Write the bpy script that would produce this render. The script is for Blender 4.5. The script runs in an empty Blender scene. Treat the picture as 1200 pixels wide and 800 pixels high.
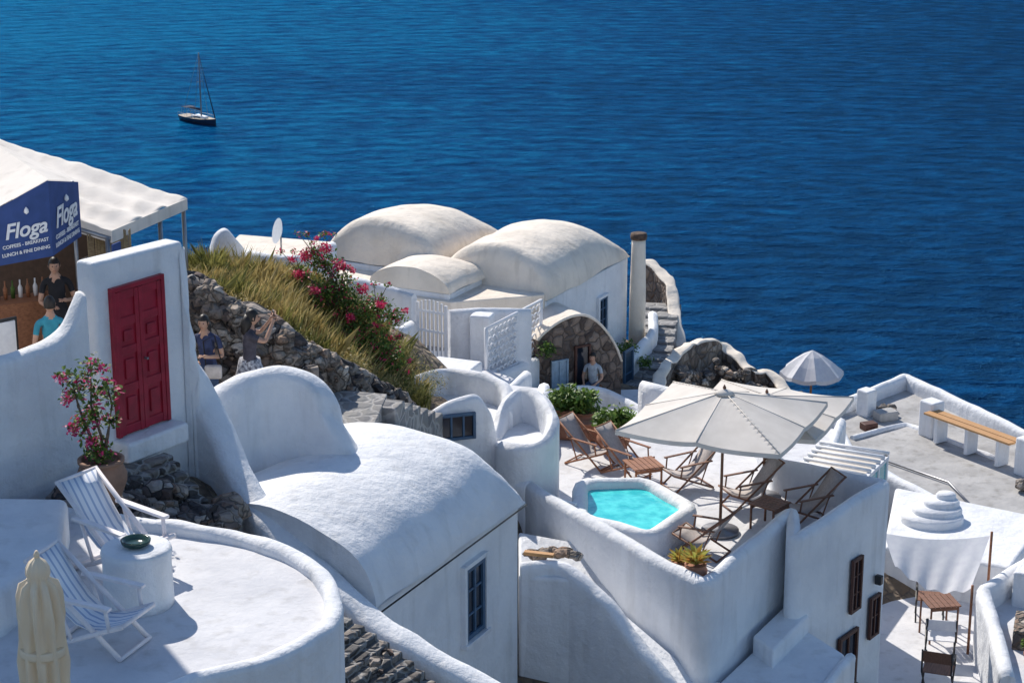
import bpy, bmesh, math, random
from mathutils import Vector, Matrix, noise
random.seed(7)
rad=math.radians
scene=bpy.context.scene
COL=scene.collection
CUR=None
def R(name,loc=(0,0,0),rz=0,sc=1):
    global CUR
    e=bpy.data.objects.new(name,None); e.empty_display_size=.2
    COL.objects.link(e); e.location=loc; e.rotation_euler=(0,0,rz); e.scale=(sc,)*3
    CUR=e; return e
# ---------------------------------------------------------------- materials
def newmat(name):
    m=bpy.data.materials.new(name); m.use_nodes=True
    nt=m.node_tree; b=nt.nodes["Principled BSDF"]
    return m,nt,b
def N(nt,t,**k):
    n=nt.nodes.new(t)
    for a,v in k.items():
        if a in n.inputs: n.inputs[a].default_value=v
        else: setattr(n,a,v)
    return n
def ramp(nt,stops):
    r=nt.nodes.new("ShaderNodeValToRGB"); e=r.color_ramp.elements
    while len(e)<len(stops): e.new(.5)
    for i,(p,c) in enumerate(stops): e[i].position=p; e[i].color=(*c,1)
    return r
def L(nt,a,b): nt.links.new(a,b)
def plaster(name,c,var=.06,rough=.85,bump=.35,sc=1.0,stain=0.0):
    m,nt,b=newmat(name); tc=N(nt,"ShaderNodeTexCoord")
    n1=N(nt,"ShaderNodeTexNoise"); n1.inputs["Scale"].default_value=1.1*sc; n1.inputs["Detail"].default_value=6
    n1.inputs["Roughness"].default_value=.6
    L(nt,tc.outputs["Object"],n1.inputs["Vector"])
    lo=tuple(max(0,x-var*1.3) for x in c); hi=tuple(min(1,x+var*.5) for x in c)
    lo=(lo[0]*.97,lo[1]*.98,lo[2])
    r=ramp(nt,[(.3,lo),(.6,hi)]); L(nt,n1.outputs["Fac"],r.inputs[0])
    out=r.outputs[0]
    if stain:
        mp=N(nt,"ShaderNodeMapping"); mp.inputs["Scale"].default_value=(3,3,.5); L(nt,tc.outputs["Object"],mp.inputs["Vector"])
        n3=N(nt,"ShaderNodeTexNoise"); n3.inputs["Scale"].default_value=1.6; n3.inputs["Detail"].default_value=8; L(nt,mp.outputs[0],n3.inputs["Vector"])
        r3=ramp(nt,[(.53,(0,0,0)),(.75,(stain,)*3)]); L(nt,n3.outputs["Fac"],r3.inputs[0])
        mx=N(nt,"ShaderNodeMixRGB"); mx.inputs[2].default_value=(c[0]*.5,c[1]*.48,c[2]*.44,1)
        L(nt,r3.outputs[0],mx.inputs[0]); L(nt,out,mx.inputs[1]); out=mx.outputs[0]
    L(nt,out,b.inputs["Base Color"])
    n2=N(nt,"ShaderNodeTexNoise"); n2.inputs["Scale"].default_value=3.2*sc; n2.inputs["Detail"].default_value=10; n2.inputs["Roughness"].default_value=.64
    L(nt,tc.outputs["Object"],n2.inputs["Vector"])
    bp=N(nt,"ShaderNodeBump"); bp.inputs["Strength"].default_value=bump; bp.inputs["Distance"].default_value=.11
    L(nt,n2.outputs["Fac"],bp.inputs["Height"]); L(nt,bp.outputs[0],b.inputs["Normal"])
    b.inputs["Roughness"].default_value=rough
    return m
def stone(name,cols,mortar,scale=4,bump=.9,edge=.06):
    m,nt,b=newmat(name); tc=N(nt,"ShaderNodeTexCoord")
    nz=N(nt,"ShaderNodeTexNoise"); nz.inputs["Scale"].default_value=3; L(nt,tc.outputs["Object"],nz.inputs["Vector"])
    ad=N(nt,"ShaderNodeMixRGB",blend_type='ADD'); ad.inputs[0].default_value=.25
    L(nt,tc.outputs["Object"],ad.inputs[1]); L(nt,nz.outputs["Color"],ad.inputs[2])
    v1=N(nt,"ShaderNodeTexVoronoi"); v1.inputs["Scale"].default_value=scale; L(nt,ad.outputs[0],v1.inputs["Vector"])
    v2=N(nt,"ShaderNodeTexVoronoi",feature='DISTANCE_TO_EDGE'); v2.inputs["Scale"].default_value=scale; L(nt,ad.outputs[0],v2.inputs["Vector"])
    sp=N(nt,"ShaderNodeSeparateColor"); L(nt,v1.outputs["Color"],sp.inputs[0])
    k=len(cols); r=ramp(nt,[(i/(k-1),cols[i]) for i in range(k)]); L(nt,sp.outputs[0],r.inputs[0])
    e=ramp(nt,[(edge*.5,(1,1,1)),(edge,(0,0,0))]); L(nt,v2.outputs["Distance"],e.inputs[0])
    mx=N(nt,"ShaderNodeMixRGB"); L(nt,e.outputs[0],mx.inputs[0]); L(nt,r.outputs[0],mx.inputs[1]); mx.inputs[2].default_value=(*mortar,1)
    L(nt,mx.outputs[0],b.inputs["Base Color"])
    n2=N(nt,"ShaderNodeTexNoise"); n2.inputs["Scale"].default_value=14; n2.inputs["Detail"].default_value=5; L(nt,tc.outputs["Object"],n2.inputs["Vector"])
    e2=ramp(nt,[(0,(0,0,0)),(.25,(1,1,1))]); L(nt,v2.outputs["Distance"],e2.inputs[0])
    mm=N(nt,"ShaderNodeMixRGB"); mm.inputs[0].default_value=.35; L(nt,e2.outputs[0],mm.inputs[1]); L(nt,n2.outputs["Fac"],mm.inputs[2])
    bp=N(nt,"ShaderNodeBump"); bp.inputs["Strength"].default_value=bump; bp.inputs["Distance"].default_value=.1
    L(nt,mm.outputs[0],bp.inputs["Height"]); L(nt,bp.outputs[0],b.inputs["Normal"])
    b.inputs["Roughness"].default_value=.9
    return m
def simple(name,c,rough=.6,c2=None,sc=12,bump=.1,metal=0,spec=.5):
    m,nt,b=newmat(name); tc=N(nt,"ShaderNodeTexCoord")
    n1=N(nt,"ShaderNodeTexNoise"); n1.inputs["Scale"].default_value=sc; n1.inputs["Detail"].default_value=4
    L(nt,tc.outputs["Object"],n1.inputs["Vector"])
    c2=c2 or tuple(x*.75 for x in c)
    r=ramp(nt,[(.35,c2),(.65,c)]); L(nt,n1.outputs["Fac"],r.inputs[0]); L(nt,r.outputs[0],b.inputs["Base Color"])
    bp=N(nt,"ShaderNodeBump"); bp.inputs["Strength"].default_value=bump; bp.inputs["Distance"].default_value=.02
    L(nt,n1.outputs["Fac"],bp.inputs["Height"]); L(nt,bp.outputs[0],b.inputs["Normal"])
    b.inputs["Roughness"].default_value=rough; b.inputs["Metallic"].default_value=metal
    b.inputs["Specular IOR Level"].default_value=spec
    return m
def translucent(m,fac):
    nt=m.node_tree; b=nt.nodes["Principled BSDF"]; out=[n for n in nt.nodes if n.type=='OUTPUT_MATERIAL'][0]
    t=nt.nodes.new("ShaderNodeBsdfTranslucent"); mx=nt.nodes.new("ShaderNodeMixShader"); mx.inputs[0].default_value=fac
    src=b.inputs["Base Color"].links[0].from_socket; L(nt,src,t.inputs[0]); L(nt,b.outputs[0],mx.inputs[1]); L(nt,t.outputs[0],mx.inputs[2]); L(nt,mx.outputs[0],out.inputs[0])
    return m
def wood(name,c,c2):
    m,nt,b=newmat(name); tc=N(nt,"ShaderNodeTexCoord")
    mp=N(nt,"ShaderNodeMapping"); mp.inputs["Scale"].default_value=(1,12,12); L(nt,tc.outputs["Object"],mp.inputs["Vector"])
    n1=N(nt,"ShaderNodeTexNoise"); n1.inputs["Scale"].default_value=4; n1.inputs["Detail"].default_value=6; L(nt,mp.outputs[0],n1.inputs["Vector"])
    r=ramp(nt,[(.3,c2),(.7,c)]); L(nt,n1.outputs["Fac"],r.inputs[0]); L(nt,r.outputs[0],b.inputs["Base Color"])
    b.inputs["Roughness"].default_value=.6; return m
def leafmat(name,a,b_,sc=9,tr=.35):
    return translucent(simple(name,b_,.55,a,sc,0),tr)
WHITE=plaster("whitewash",(.81,.82,.84),.06,.8,.55,stain=.28)
CREAM=plaster("cream_roof_plaster",(.84,.75,.64),.07,.85,.5,stain=.35)
FLOOR=plaster("terrace_floor_plaster",(.68,.68,.70),.06,.85,.3,stain=.4)
GREYROOF=plaster("grey_roof_cement",(.44,.43,.42),.08,.9,.4,stain=.6)
DARKSTONE=stone("dark_lava_stone",[(.03,.03,.035),(.13,.10,.09),(.34,.30,.27),(.06,.055,.06),(.20,.13,.10),(.42,.39,.36)],(.05,.045,.045),4.2,1)
STEPSTONE=stone("step_stone",[(.07,.07,.075),(.16,.15,.14),(.05,.045,.045),(.24,.21,.19)],(.30,.29,.28),5,.9,.09)
BROWNSTONE=stone("brown_stone_wall",[(.10,.07,.055),(.20,.14,.11),(.27,.21,.17),(.07,.05,.045)],(.10,.08,.07),5,.9)
GREYSTONE=stone("grey_stone_wall",[(.16,.14,.13),(.30,.26,.23),(.20,.15,.12),(.08,.075,.08),(.42,.37,.33)],(.16,.14,.12),4.6,1)
WARMSTONE=stone("warm_field_stone",[(.22,.18,.15),(.40,.34,.29),(.30,.20,.14),(.14,.12,.11),(.50,.45,.40)],(.14,.12,.10),5,1)
PATH=stone("path_paving",[(.20,.20,.20),(.28,.27,.26),(.15,.15,.16)],(.36,.35,.34),3.5,.5,.08)
SOIL=stone("hillside_rock",[(.14,.10,.07),(.24,.18,.12),(.18,.14,.10),(.30,.24,.17)],(.13,.10,.08),3.2,1)
REDP=simple("red_door_paint",(.38,.014,.035),.4,(.27,.009,.024),6,.1)
BLUEP=simple("blue_paint",(.06,.13,.22),.45,(.04,.09,.16),6)
LBLUEP=simple("pale_blue_paint",(.35,.48,.60),.5)
WHITEP=simple("white_paint",(.84,.84,.85),.45,(.76,.76,.78))
PINKW=simple("sunbleached_white_wood",(.86,.80,.80),.5,(.78,.72,.72))
BLACKP=simple("black_paint",(.02,.02,.022),.4)
BROWNP=wood("brown_window_wood",(.11,.04,.025),(.06,.022,.015))
TEAK=wood("teak_wood",(.40,.17,.08),(.22,.085,.04))
DTEAK=wood("dark_teak_wood",(.26,.12,.07),(.13,.06,.035))
PLANK=wood("orange_plank_wood",(.60,.34,.14),(.45,.22,.08))
CANVAS=simple("grey_canvas",(.46,.41,.39),.9,(.38,.34,.32),20)
WCANVAS=translucent(simple("white_canvas",(.84,.84,.86),.9,(.76,.76,.80),8),.2)
CREAMF=translucent(simple("cream_fabric",(.95,.79,.58),.9,(.90,.73,.52),3),.12)
UMBF=translucent(simple("umbrella_fabric",(.82,.77,.71),.9,(.75,.70,.64),4,.05),.18)
AWN=translucent(plaster("awning_canvas",(.84,.78,.71),.06,.9,.12,stain=.3),.12)
NAVY=simple("navy_awning_fabric",(.04,.08,.25),.8,(.03,.065,.20),5)
TERRA=simple("terracotta",(.42,.19,.11),.75,(.30,.13,.075),7,.3)
TERRA2=simple("weathered_terracotta",(.36,.20,.13),.8,(.22,.13,.09),5,.4)
GLASS=simple("dark_window_glass",(.02,.03,.05),.08,(.015,.02,.03),3,0)
TGLASS=simple("turquoise_glass",(.10,.42,.46),.1,(.08,.33,.4),2,0)
METAL=simple("grey_metal",(.35,.35,.37),.4,None,8,0,.8)
LEAF=leafmat("green_leaves",(.03,.065,.012),(.12,.22,.04))
LEAFL=leafmat("light_green_leaves",(.08,.16,.02),(.26,.38,.07))
FLOWER=leafmat("pink_flowers",(.55,.03,.14),(.80,.09,.28))
FLOWERR=leafmat("red_flowers",(.55,.015,.08),(.82,.06,.20))
AGAVE=leafmat("agave_leaves",(.5,.22,.05),(.45,.5,.12),6)
GRASS=leafmat("dry_grass",(.30,.24,.08),(.66,.52,.23),2.5)
GRASSG=leafmat("olive_shrub",(.13,.14,.035),(.38,.35,.11),3)
BARK=wood("bark",(.16,.11,.07),(.08,.055,.035))
SKIN=simple("skin",(.55,.32,.22),.5,(.48,.27,.18))
HAIR=simple("dark_hair",(.02,.014,.01),.5,(.012,.008,.006))
# ---------------------------------------------------------------- mesh helpers
def mk(name,V,F,mat,smooth=False,bev=0,seg=3,parent=True):
    me=bpy.data.meshes.new(name); me.from_pydata([tuple(v) for v in V],[],F); me.update()
    ms=mat if isinstance(mat,list) else [mat]
    for m in ms: me.materials.append(m)
    o=bpy.data.objects.new(name,me); COL.objects.link(o)
    if parent and CUR: o.parent=CUR
    if bev:
        b=o.modifiers.new("bevel","BEVEL"); b.width=bev; b.segments=seg; b.limit_method='ANGLE'; b.angle_limit=rad(35); b.harden_normals=True
        smooth=True
    if smooth:
        for p in me.polygons: p.use_smooth=True
    return o
def area(P): return sum(P[i][0]*P[(i+1)%len(P)][1]-P[(i+1)%len(P)][0]*P[i][1] for i in range(len(P)))/2
def prism(name,P,z0,z1,mat,bev=.05,parent=True):
    n=len(P); zt=z1 if isinstance(z1,list) else [z1]*n
    if area(P)<0: P=P[::-1]; zt=zt[::-1]
    V=[(p[0],p[1],z0) for p in P]+[(p[0],p[1],zt[i]) for i,p in enumerate(P)]
    F=[tuple(range(n-1,-1,-1)),tuple(range(n,2*n))]+[(i,(i+1)%n,n+(i+1)%n,n+i) for i in range(n)]
    return mk(name,V,F,mat,bev=bev,parent=parent)
def obox(name,c,dx,w,d,h,mat,bev=0,up=None):
    dx=Vector(dx).normalized(); uz=Vector(up).normalized() if up else Vector((0,0,1)); dy=uz.cross(dx).normalized()
    V=[];c=Vector(c)
    for sz in(-1,1):
        for sx,sy in((-1,-1),(1,-1),(1,1),(-1,1)):
            V.append(c+dx*sx*w/2+dy*sy*d/2+uz*sz*h/2)
    F=[(3,2,1,0),(4,5,6,7),(0,1,5,4),(1,2,6,5),(2,3,7,6),(3,0,4,7)]
    return mk(name,V,F,mat,bev=bev,seg=2)
def tubeVF(pts,rs,n=8,V=None,F=None):
    V=[] if V is None else V; F=[] if F is None else F
    pts=[Vector(p) for p in pts]; base=len(V)
    for i,p in enumerate(pts):
        t=(pts[min(i+1,len(pts)-1)]-pts[max(i-1,0)]).normalized()
        a=t.cross(Vector((0,0,1))); 
        if a.length<.05: a=t.cross(Vector((1,0,0)))
        a.normalize(); b=t.cross(a)
        for k in range(n):
            th=2*math.pi*k/n; V.append(p+(a*math.cos(th)+b*math.sin(th))*rs[i])
    for i in range(len(pts)-1):
        for k in range(n):
            F.append((base+i*n+k,base+i*n+(k+1)%n,base+(i+1)*n+(k+1)%n,base+(i+1)*n+k))
    F.append(tuple(base+k for k in range(n-1,-1,-1))); F.append(tuple(base+(len(pts)-1)*n+k for k in range(n)))
    return V,F
def cyl(name,p0,p1,r0,r1,mat,n=12):
    V,F=tubeVF([p0,p1],[r0,r1],n); o=mk(name,V,F,mat)
    for p in o.data.polygons: p.use_smooth=len(p.vertices)==4
    return o
def tube(name,pts,rs,mat,n=8):
    if not isinstance(rs,list): rs=[rs]*len(pts)
    V,F=tubeVF(pts,rs,n); return mk(name,V,F,mat,True)
def revolve(name,prof,c,mat,n=32,sy=1):
    V=[];F=[];c=Vector(c)
    for r,z in prof:
        for k in range(n):
            t=2*math.pi*k/n; V.append(c+Vector((r*math.cos(t),r*sy*math.sin(t),z)))
    for i in range(len(prof)-1):
        for k in range(n): F.append((i*n+k,i*n+(k+1)%n,(i+1)*n+(k+1)%n,(i+1)*n+k))
    F.append(tuple(range(n-1,-1,-1))); F.append(tuple((len(prof)-1)*n+k for k in range(n)))
    o=mk(name,V,F,mat); 
    for p in o.data.polygons: p.use_smooth=len(p.vertices)==4
    return o
def catmull(P,n=6,closed=False):
    P=[Vector(p) for p in P]; out=[]; m=len(P)
    rng=range(m if closed else m-1)
    for i in rng:
        g=lambda k:(P[k%m] if closed else P[max(0,min(m-1,k))])
        a,b,c,d=g(i-1),g(i),g(i+1),g(i+2)
        for j in range(n):
            t=j/n; out.append(.5*((2*b)+(c-a)*t+(2*a-5*b+4*c-d)*t*t+(3*b-a-3*c+d)*t**3))
    if not closed: out.append(P[-1])
    return out
def roundc(P,r=.12,closed=False):
    P=[Vector(p) for p in P]; out=[]; m=len(P)
    for i in range(m):
        if not closed and i in(0,m-1): out.append(P[i]); continue
        a,b,c=P[(i-1)%m],P[i],P[(i+1)%m]
        ra=min(r,(a-b).length*.3); rc=min(r,(c-b).length*.3)
        p=b+(a-b).normalized()*ra; q=b+(c-b).normalized()*rc
        for t in(0,.33,.67,1): out.append(p*(1-t)**2+b*2*t*(1-t)+q*t*t)
    return out
def ribbon(name,P,th,zb,mat,smooth=True,closed=False,n=6,amp=.02,rr=None,capmat=None,cr=.12):
    P=catmull(P,n,closed) if smooth else roundc(P,cr,closed)
    if not smooth:   # subdivide long straight runs so the plaster can waver
        Q=[];mm=len(P)
        for i in range(mm if closed else mm-1):
            a,b=P[i],P[(i+1)%mm]; k=max(1,int((b-a).length/.35)); Q+=[a.lerp(b,j/k) for j in range(k)]
        if not closed: Q.append(P[-1])
        P=Q
    h=th/2; r=rr or min(.09,h*.8); m=len(P); V=[];F=[]
    c45=r*(1-.7071)
    for i,p in enumerate(P):
        a=P[(i-1)%m] if closed else P[max(i-1,0)]; b=P[(i+1)%m] if closed else P[min(i+1,m-1)]
        t=(b-a); t.z=0; t.normalize(); nx=Vector((t.y,-t.x,0)); zt=p.z; z0=zb(p) if callable(zb) else zb
        sec=[(h,z0),(h,(z0+zt)/2),(h,zt-2*r),(h,zt-r),(h-c45,zt-c45),(h-r,zt),(0,zt+.008),(-h+r,zt),(-h+c45,zt-c45),(-h,zt-r),(-h,zt-2*r),(-h,(z0+zt)/2),(-h,z0)]
        for o,z in sec:
            q=Vector((p.x,p.y,0))+nx*o; q.z=z
            nn=noise.noise_vector(q*1.3)*amp*1.5+noise.noise_vector(q*3.1)*amp
            V.append(q+nn)
    k=13
    for i in range(m if closed else m-1):
        j=(i+1)%m
        for s in range(k-1): F.append((i*k+s,i*k+s+1,j*k+s+1,j*k+s))
    if not closed:
        F.append(tuple(range(k-1,-1,-1))); F.append(tuple((m-1)*k+s for s in range(k)))
    mats=[mat,capmat] if capmat else mat
    o=mk(name,V,F,mats)
    for idx,p in enumerate(o.data.polygons):
        p.use_smooth=len(p.vertices)==4
        if capmat and len(p.vertices)==4 and 3<=idx%12<=8: p.material_index=1
    return o
def vault(name,p0,p1,w,rise,mat,e0=.0,e1=.6,ns=40,na=28,over=.05,amp=.03,pw=.92):
    p0=Vector(p0);p1=Vector(p1); ax=(p1-p0); Ln=ax.length; ax.normalize(); wv=Vector((-ax.y,ax.x,0))
    V=[];F=[]
    for i in range(ns+1):
        s=Ln*i/ns; hgt=1
        if e0>0 and s<e0: hgt=math.sqrt(max(0,1-((e0-s)/e0)**2))
        if e1>0 and s>Ln-e1: hgt=math.sqrt(max(0,1-((s-Ln+e1)/e1)**2))
        for k in range(na+1):
            a=math.pi*k/na
            lat=w/2-(w/2+over)*math.cos(a)
            q=p0+ax*s+wv*lat; q.z=p0.z+(p1.z-p0.z)*i/ns+rise*hgt*(math.sin(a)**pw)
            q+=noise.noise_vector(q*.9)*amp*2+noise.noise_vector(q*2.5)*amp*.6
            V.append(q)
    for i in range(ns):
        for k in range(na):
            a=i*(na+1)+k; F.append((a,a+na+1,a+na+2,a+1))
    o=mk(name,V,F,mat,True)
    if e0==0:
        W=[V[k] for k in range(na+1)]; mk(name+"_gable",W,[tuple(range(na+1))],mat)
    return o
def win(name,p,d,z0,z1,w,fm,gm=GLASS,cols=2,rows=2,fr=.05,surround=None,out=.0):
    d=Vector((d[0],d[1],0)).normalized(); nrm=Vector((d.y,-d.x,0)); p=Vector((p[0],p[1],0))+nrm*out
    zc=(z0+z1)/2; h=z1-z0
    def B(nm,cx,cz,bw,bh,off,dep,mat): obox(nm,p+d*cx+nrm*off+Vector((0,0,cz)),d,bw,dep,bh,mat,bev=.006)
    B(name+"_glass",0,zc,w,h,.012,.02,gm)
    for s in(-1,1):
        B(name+"_jamb",s*(w/2-fr/2),zc,fr,h,.03,.06,fm)
        B(name+"_rail",0,zc+s*(h/2-fr/2),w-2*fr-.004,fr,.03,.055,fm)
    for i in range(1,cols): B(name+"_mullion",-w/2+w*i/cols,zc,fr*.7,h-2*fr-.004,.028,.045,fm)
    for i in range(1,rows): B(name+"_bar",0,z0+h*i/rows,w-2*fr-.006,fr*.45,.025,.035,fm)
    if surround:
        B(name+"_sill",0,z0-.05,w+.16,.06,.05,.12,surround)
        for s in(-1,1): B(name+"_surround",s*(w/2+.035),zc+.02,.065,h+.08,.035,.09,surround)
        B(name+"_lintel",0,z1+.035,w-.005,.065,.035,.09,surround)
# ---------------------------------------------------------------- foliage
def leaves(name,blobs,n,size,mats,asp=.55,flat=.0,wts=None):
    V=[];F=[];MI=[]
    tot=sum(b[3]**2 for b in blobs)
    for b in blobs:
        k=int(n*b[3]**2/tot)
        for _ in range(k):
            v=Vector((random.gauss(0,1),random.gauss(0,1),random.gauss(0,1))).normalized()*(random.random()**.45)*b[3]
            if random.random()<.18: v*=1.4
            c=Vector(b[:3])+Vector((v.x,v.y,v.z*(.8 if len(b)<5 else b[4])))
            s=size*random.uniform(.6,1.3)
            u=Vector((random.gauss(0,1),random.gauss(0,1),random.gauss(0,.7))).normalized()
            w=u.cross(Vector((random.gauss(0,.6),random.gauss(0,.6),1))).normalized()*asp
            i=len(V); V+= [c-u*s*.5,c+w*s*.45,c+u*s*.5,c-w*s*.45]; F.append((i,i+1,i+2,i+3))
            r=random.random(); mi=0; acc=0
            for j,wt in enumerate(wts or [1]):
                acc+=wt
                if r<acc: mi=j;break
            MI.append(mi)
    o=mk(name,V,F,mats)
    for p,mi in zip(o.data.polygons,MI): p.material_index=mi
    return o
def pot(name,h,r,mat,z=0):
    revolve(name,[(r*.6,z),(r*.72,z+h*.12),(r*.98,z+h*.5),(r,z+h*.65),(r*.85,z+h*.85),(r*.78,z+h*.9),(r*.92,z+h*.93),(r*.92,z+h),(r*.78,z+h),(r*.75,z+h*.9)],(0,0,0),mat,28)
# ================================================================= WORLD
az,el=rad(28),rad(41)
S=Vector((-math.sin(az)*math.cos(el),math.cos(az)*math.cos(el),math.sin(el)))
w=bpy.data.worlds.new("World"); scene.world=w; w.use_nodes=True
bg=w.node_tree.nodes["Background"]; sk=w.node_tree.nodes.new("ShaderNodeTexSky"); sk.sky_type='NISHITA'
sk.sun_disc=False; sk.sun_elevation=el; sk.sun_rotation=-az; sk.air_density=1.0; sk.dust_density=.2; sk.ozone_density=3
w.node_tree.links.new(sk.outputs[0],bg.inputs[0]); bg.inputs[1].default_value=.135
sl=bpy.data.lights.new("sun","SUN"); sl.energy=5.0; sl.angle=rad(.5); sl.color=(1,.93,.83)
so=bpy.data.objects.new("sun",sl); COL.objects.link(so); so.rotation_euler=S.to_track_quat('Z','Y').to_euler()
scene.view_settings.view_transform='Standard'
try: scene.view_settings.look='None'
except: pass
cd=bpy.data.cameras.new("camera"); cam=bpy.data.objects.new("camera",cd); COL.objects.link(cam); scene.camera=cam
cd.lens=72; cd.sensor_width=36; cd.clip_end=60000; cam.location=(0,0,0); cam.rotation_euler=(rad(90-17),0,0)
# ================================================================= SEA
m,nt,b=newmat("sea_water"); g=N(nt,"ShaderNodeNewGeometry")
def nz(scale,vec,det=4,sx=1,sy=1,rot=0):
    mp=N(nt,"ShaderNodeMapping"); mp.inputs["Scale"].default_value=(sx,sy,1); mp.inputs["Rotation"].default_value=(0,0,rot); L(nt,vec,mp.inputs["Vector"])
    n=N(nt,"ShaderNodeTexNoise"); n.inputs["Scale"].default_value=scale; n.inputs["Detail"].default_value=det; n.inputs["Roughness"].default_value=.6; L(nt,mp.outputs[0],n.inputs["Vector"]); return n
P_=g.outputs["Position"]
a1=nz(.30,P_,6,.55,1.1,.3); a2=nz(.05,P_,3,.6,1.2,-.2); a3=nz(1.1,P_,4,.7,1.1,.2); big=nz(.006,P_,4,.7,1.6,.15)
def math_(op,x,y):
    n=N(nt,"ShaderNodeMath",operation=op)
    for i,v in enumerate((x,y)):
        if isinstance(v,(int,float)): n.inputs[i].default_value=v
        else: L(nt,v,n.inputs[i])
    return n.outputs[0]
wv=N(nt,"ShaderNodeTexWave",wave_type='RINGS',rings_direction='Z'); mpw=N(nt,"ShaderNodeMapping"); mpw.inputs["Location"].default_value=(-20,-120,0)
L(nt,P_,mpw.inputs["Vector"]); L(nt,mpw.outputs[0],wv.inputs["Vector"]); wv.inputs["Scale"].default_value=.045; wv.inputs["Distortion"].default_value=5; wv.inputs["Detail"].default_value=3; wv.inputs["Detail Scale"].default_value=.4
hsum=math_('ADD',math_('MULTIPLY',a1.outputs["Fac"],1.3),math_('MULTIPLY',a2.outputs["Fac"],1.4))
hsum=math_('ADD',hsum,math_('MULTIPLY',a3.outputs["Fac"],.45)); hsum=math_('ADD',hsum,math_('MULTIPLY',wv.outputs["Fac"],.3))
bp=N(nt,"ShaderNodeBump"); bp.inputs["Strength"].default_value=1; bp.inputs["Distance"].default_value=2.6
L(nt,hsum,bp.inputs["Height"])
sx=N(nt,"ShaderNodeSeparateXYZ"); L(nt,P_,sx.inputs[0])
gx=math_('MULTIPLY',sx.outputs[0],-.0024); gy=math_('MULTIPLY',sx.outputs[1],.0009)
f=math_('ADD',math_('ADD',gx,gy),math_('MULTIPLY',big.outputs["Fac"],.9)); f=math_('ADD',f,math_('MULTIPLY',a1.outputs["Fac"],2.0))
f=math_('SUBTRACT',f,1.41)
rc=ramp(nt,[(0,(.0008,.016,.078)),(.45,(.0016,.047,.170)),(1,(.003,.135,.31))]); L(nt,f,rc.inputs[0])
df=N(nt,"ShaderNodeBsdfDiffuse"); L(nt,rc.outputs[0],df.inputs[0]); L(nt,bp.outputs[0],df.inputs["Normal"])
gl=N(nt,"ShaderNodeBsdfGlossy"); gl.inputs["Color"].default_value=(.10,.42,.80,1); gl.inputs["Roughness"].default_value=.13; L(nt,bp.outputs[0],gl.inputs["Normal"])
fr_=N(nt,"ShaderNodeFresnel"); fr_.inputs[0].default_value=1.33; L(nt,bp.outputs[0],fr_.inputs["Normal"])
mx_=N(nt,"ShaderNodeMixShader"); L(nt,math_('MULTIPLY',fr_.outputs[0],.55),mx_.inputs[0]); L(nt,df.outputs[0],mx_.inputs[1]); L(nt,gl.outputs[0],mx_.inputs[2])
L(nt,mx_.outputs[0],[n for n in nt.nodes if n.type=='OUTPUT_MATERIAL'][0].inputs[0])
CUR=None
mk("sea",[(-30000,-2000,-84),(30000,-2000,-84),(30000,45000,-84),(-30000,45000,-84)],[(0,1,2,3)],m)
# ================================================================= TERRAIN
CP=[(-8,18,-9.8),(-4,19.5,-9.8),(-3,17,-12),(-1.9,21,-12.2),(0,18,-14),(-1,22,-13.8),(-5,25,-9.7),(-4.5,28,-10.2),(-3.5,29,-10.2),(-2.2,28,-11.2),(-9,28,-9.8),(-10,38,-9.6),(-7,34,-9.3),
(-5.4,31,-8.8),(-5.3,32.6,-8.85),(-4.6,31,-8.8),(-3.9,31.5,-9.15),(-3.9,33.9,-9.2),(-2.9,33.6,-9.9),(-3,31.3,-9.8),(-2.1,33.2,-11.0),(-2.1,31.3,-11.0),(-1.2,31,-12.2),(-1,35,-13),(-3,37,-11.2),(-5,38,-10.2),(-4,42,-12.8),
(0,29,-14),(0,26,-14.5),(2,31,-14),(2,25,-15.5),(2,36,-13.8),(6,25,-16.8),(7,33,-16.5),(10,33,-16.5),(9,41,-17),(0,40,-14.3),(2,43,-14.4),(-2,41,-13.5),(4,46,-15.2),(5.5,44,-15.6),(4,40,-14.8),(8,49,-18),(12,43,-17.5),(0,48,-14),(3,50,-15.6),(-6,46,-13),(16,30,-20),(20,40,-24),(6,15,-20),(-12,20,-8),(-16,30,-7.5)]
EX=[(-60,24),(-16,33),(-9,36.5),(-5,38),(-2,46.5),(1,49),(3,51.5),(5,50),(8,53),(12,46.5),(20,40),(60,24)]
def edge(x):
    for (x0,y0),(x1,y1) in zip(EX,EX[1:]):
        if x0<=x<=x1: return y0+(y1-y0)*(x-x0)/(x1-x0)
    return 24
def gz(x,y):
    e=edge(x); yy=min(y,e); a=b_=0
    for cx,cy,cz in CP:
        d=((x-cx)**2+(yy-cy)**2)+.15; wgt=1/d**2; a+=wgt*cz; b_+=wgt
    z=a/b_
    if y>e: z-= (y-e)*1.25+min(3,(y-e)*.8)
    if x>13: z-=(x-13)*.6
    z+=noise.noise(Vector((x*.5,y*.5,0)))*.25*(1 if y<e else 5)
    return max(z,-90)
xs=[-60,-45,-35,-28,-22,-18]+[-15+i*.6 for i in range(52)]+[17,19,22,27,34,44,60]
ys=[2,6,9,12]+[14+i*.6 for i in range(68)]+[56,58,61,65,70,76,84,94,106,120]
V=[(x,y,gz(x,y)) for y in ys for x in xs]; nx_=len(xs)
F=[(j*nx_+i,j*nx_+i+1,(j+1)*nx_+i+1,(j+1)*nx_+i) for j in range(len(ys)-1) for i in range(nx_-1)]
mk("hillside_ground",V,F,SOIL,True)
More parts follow.
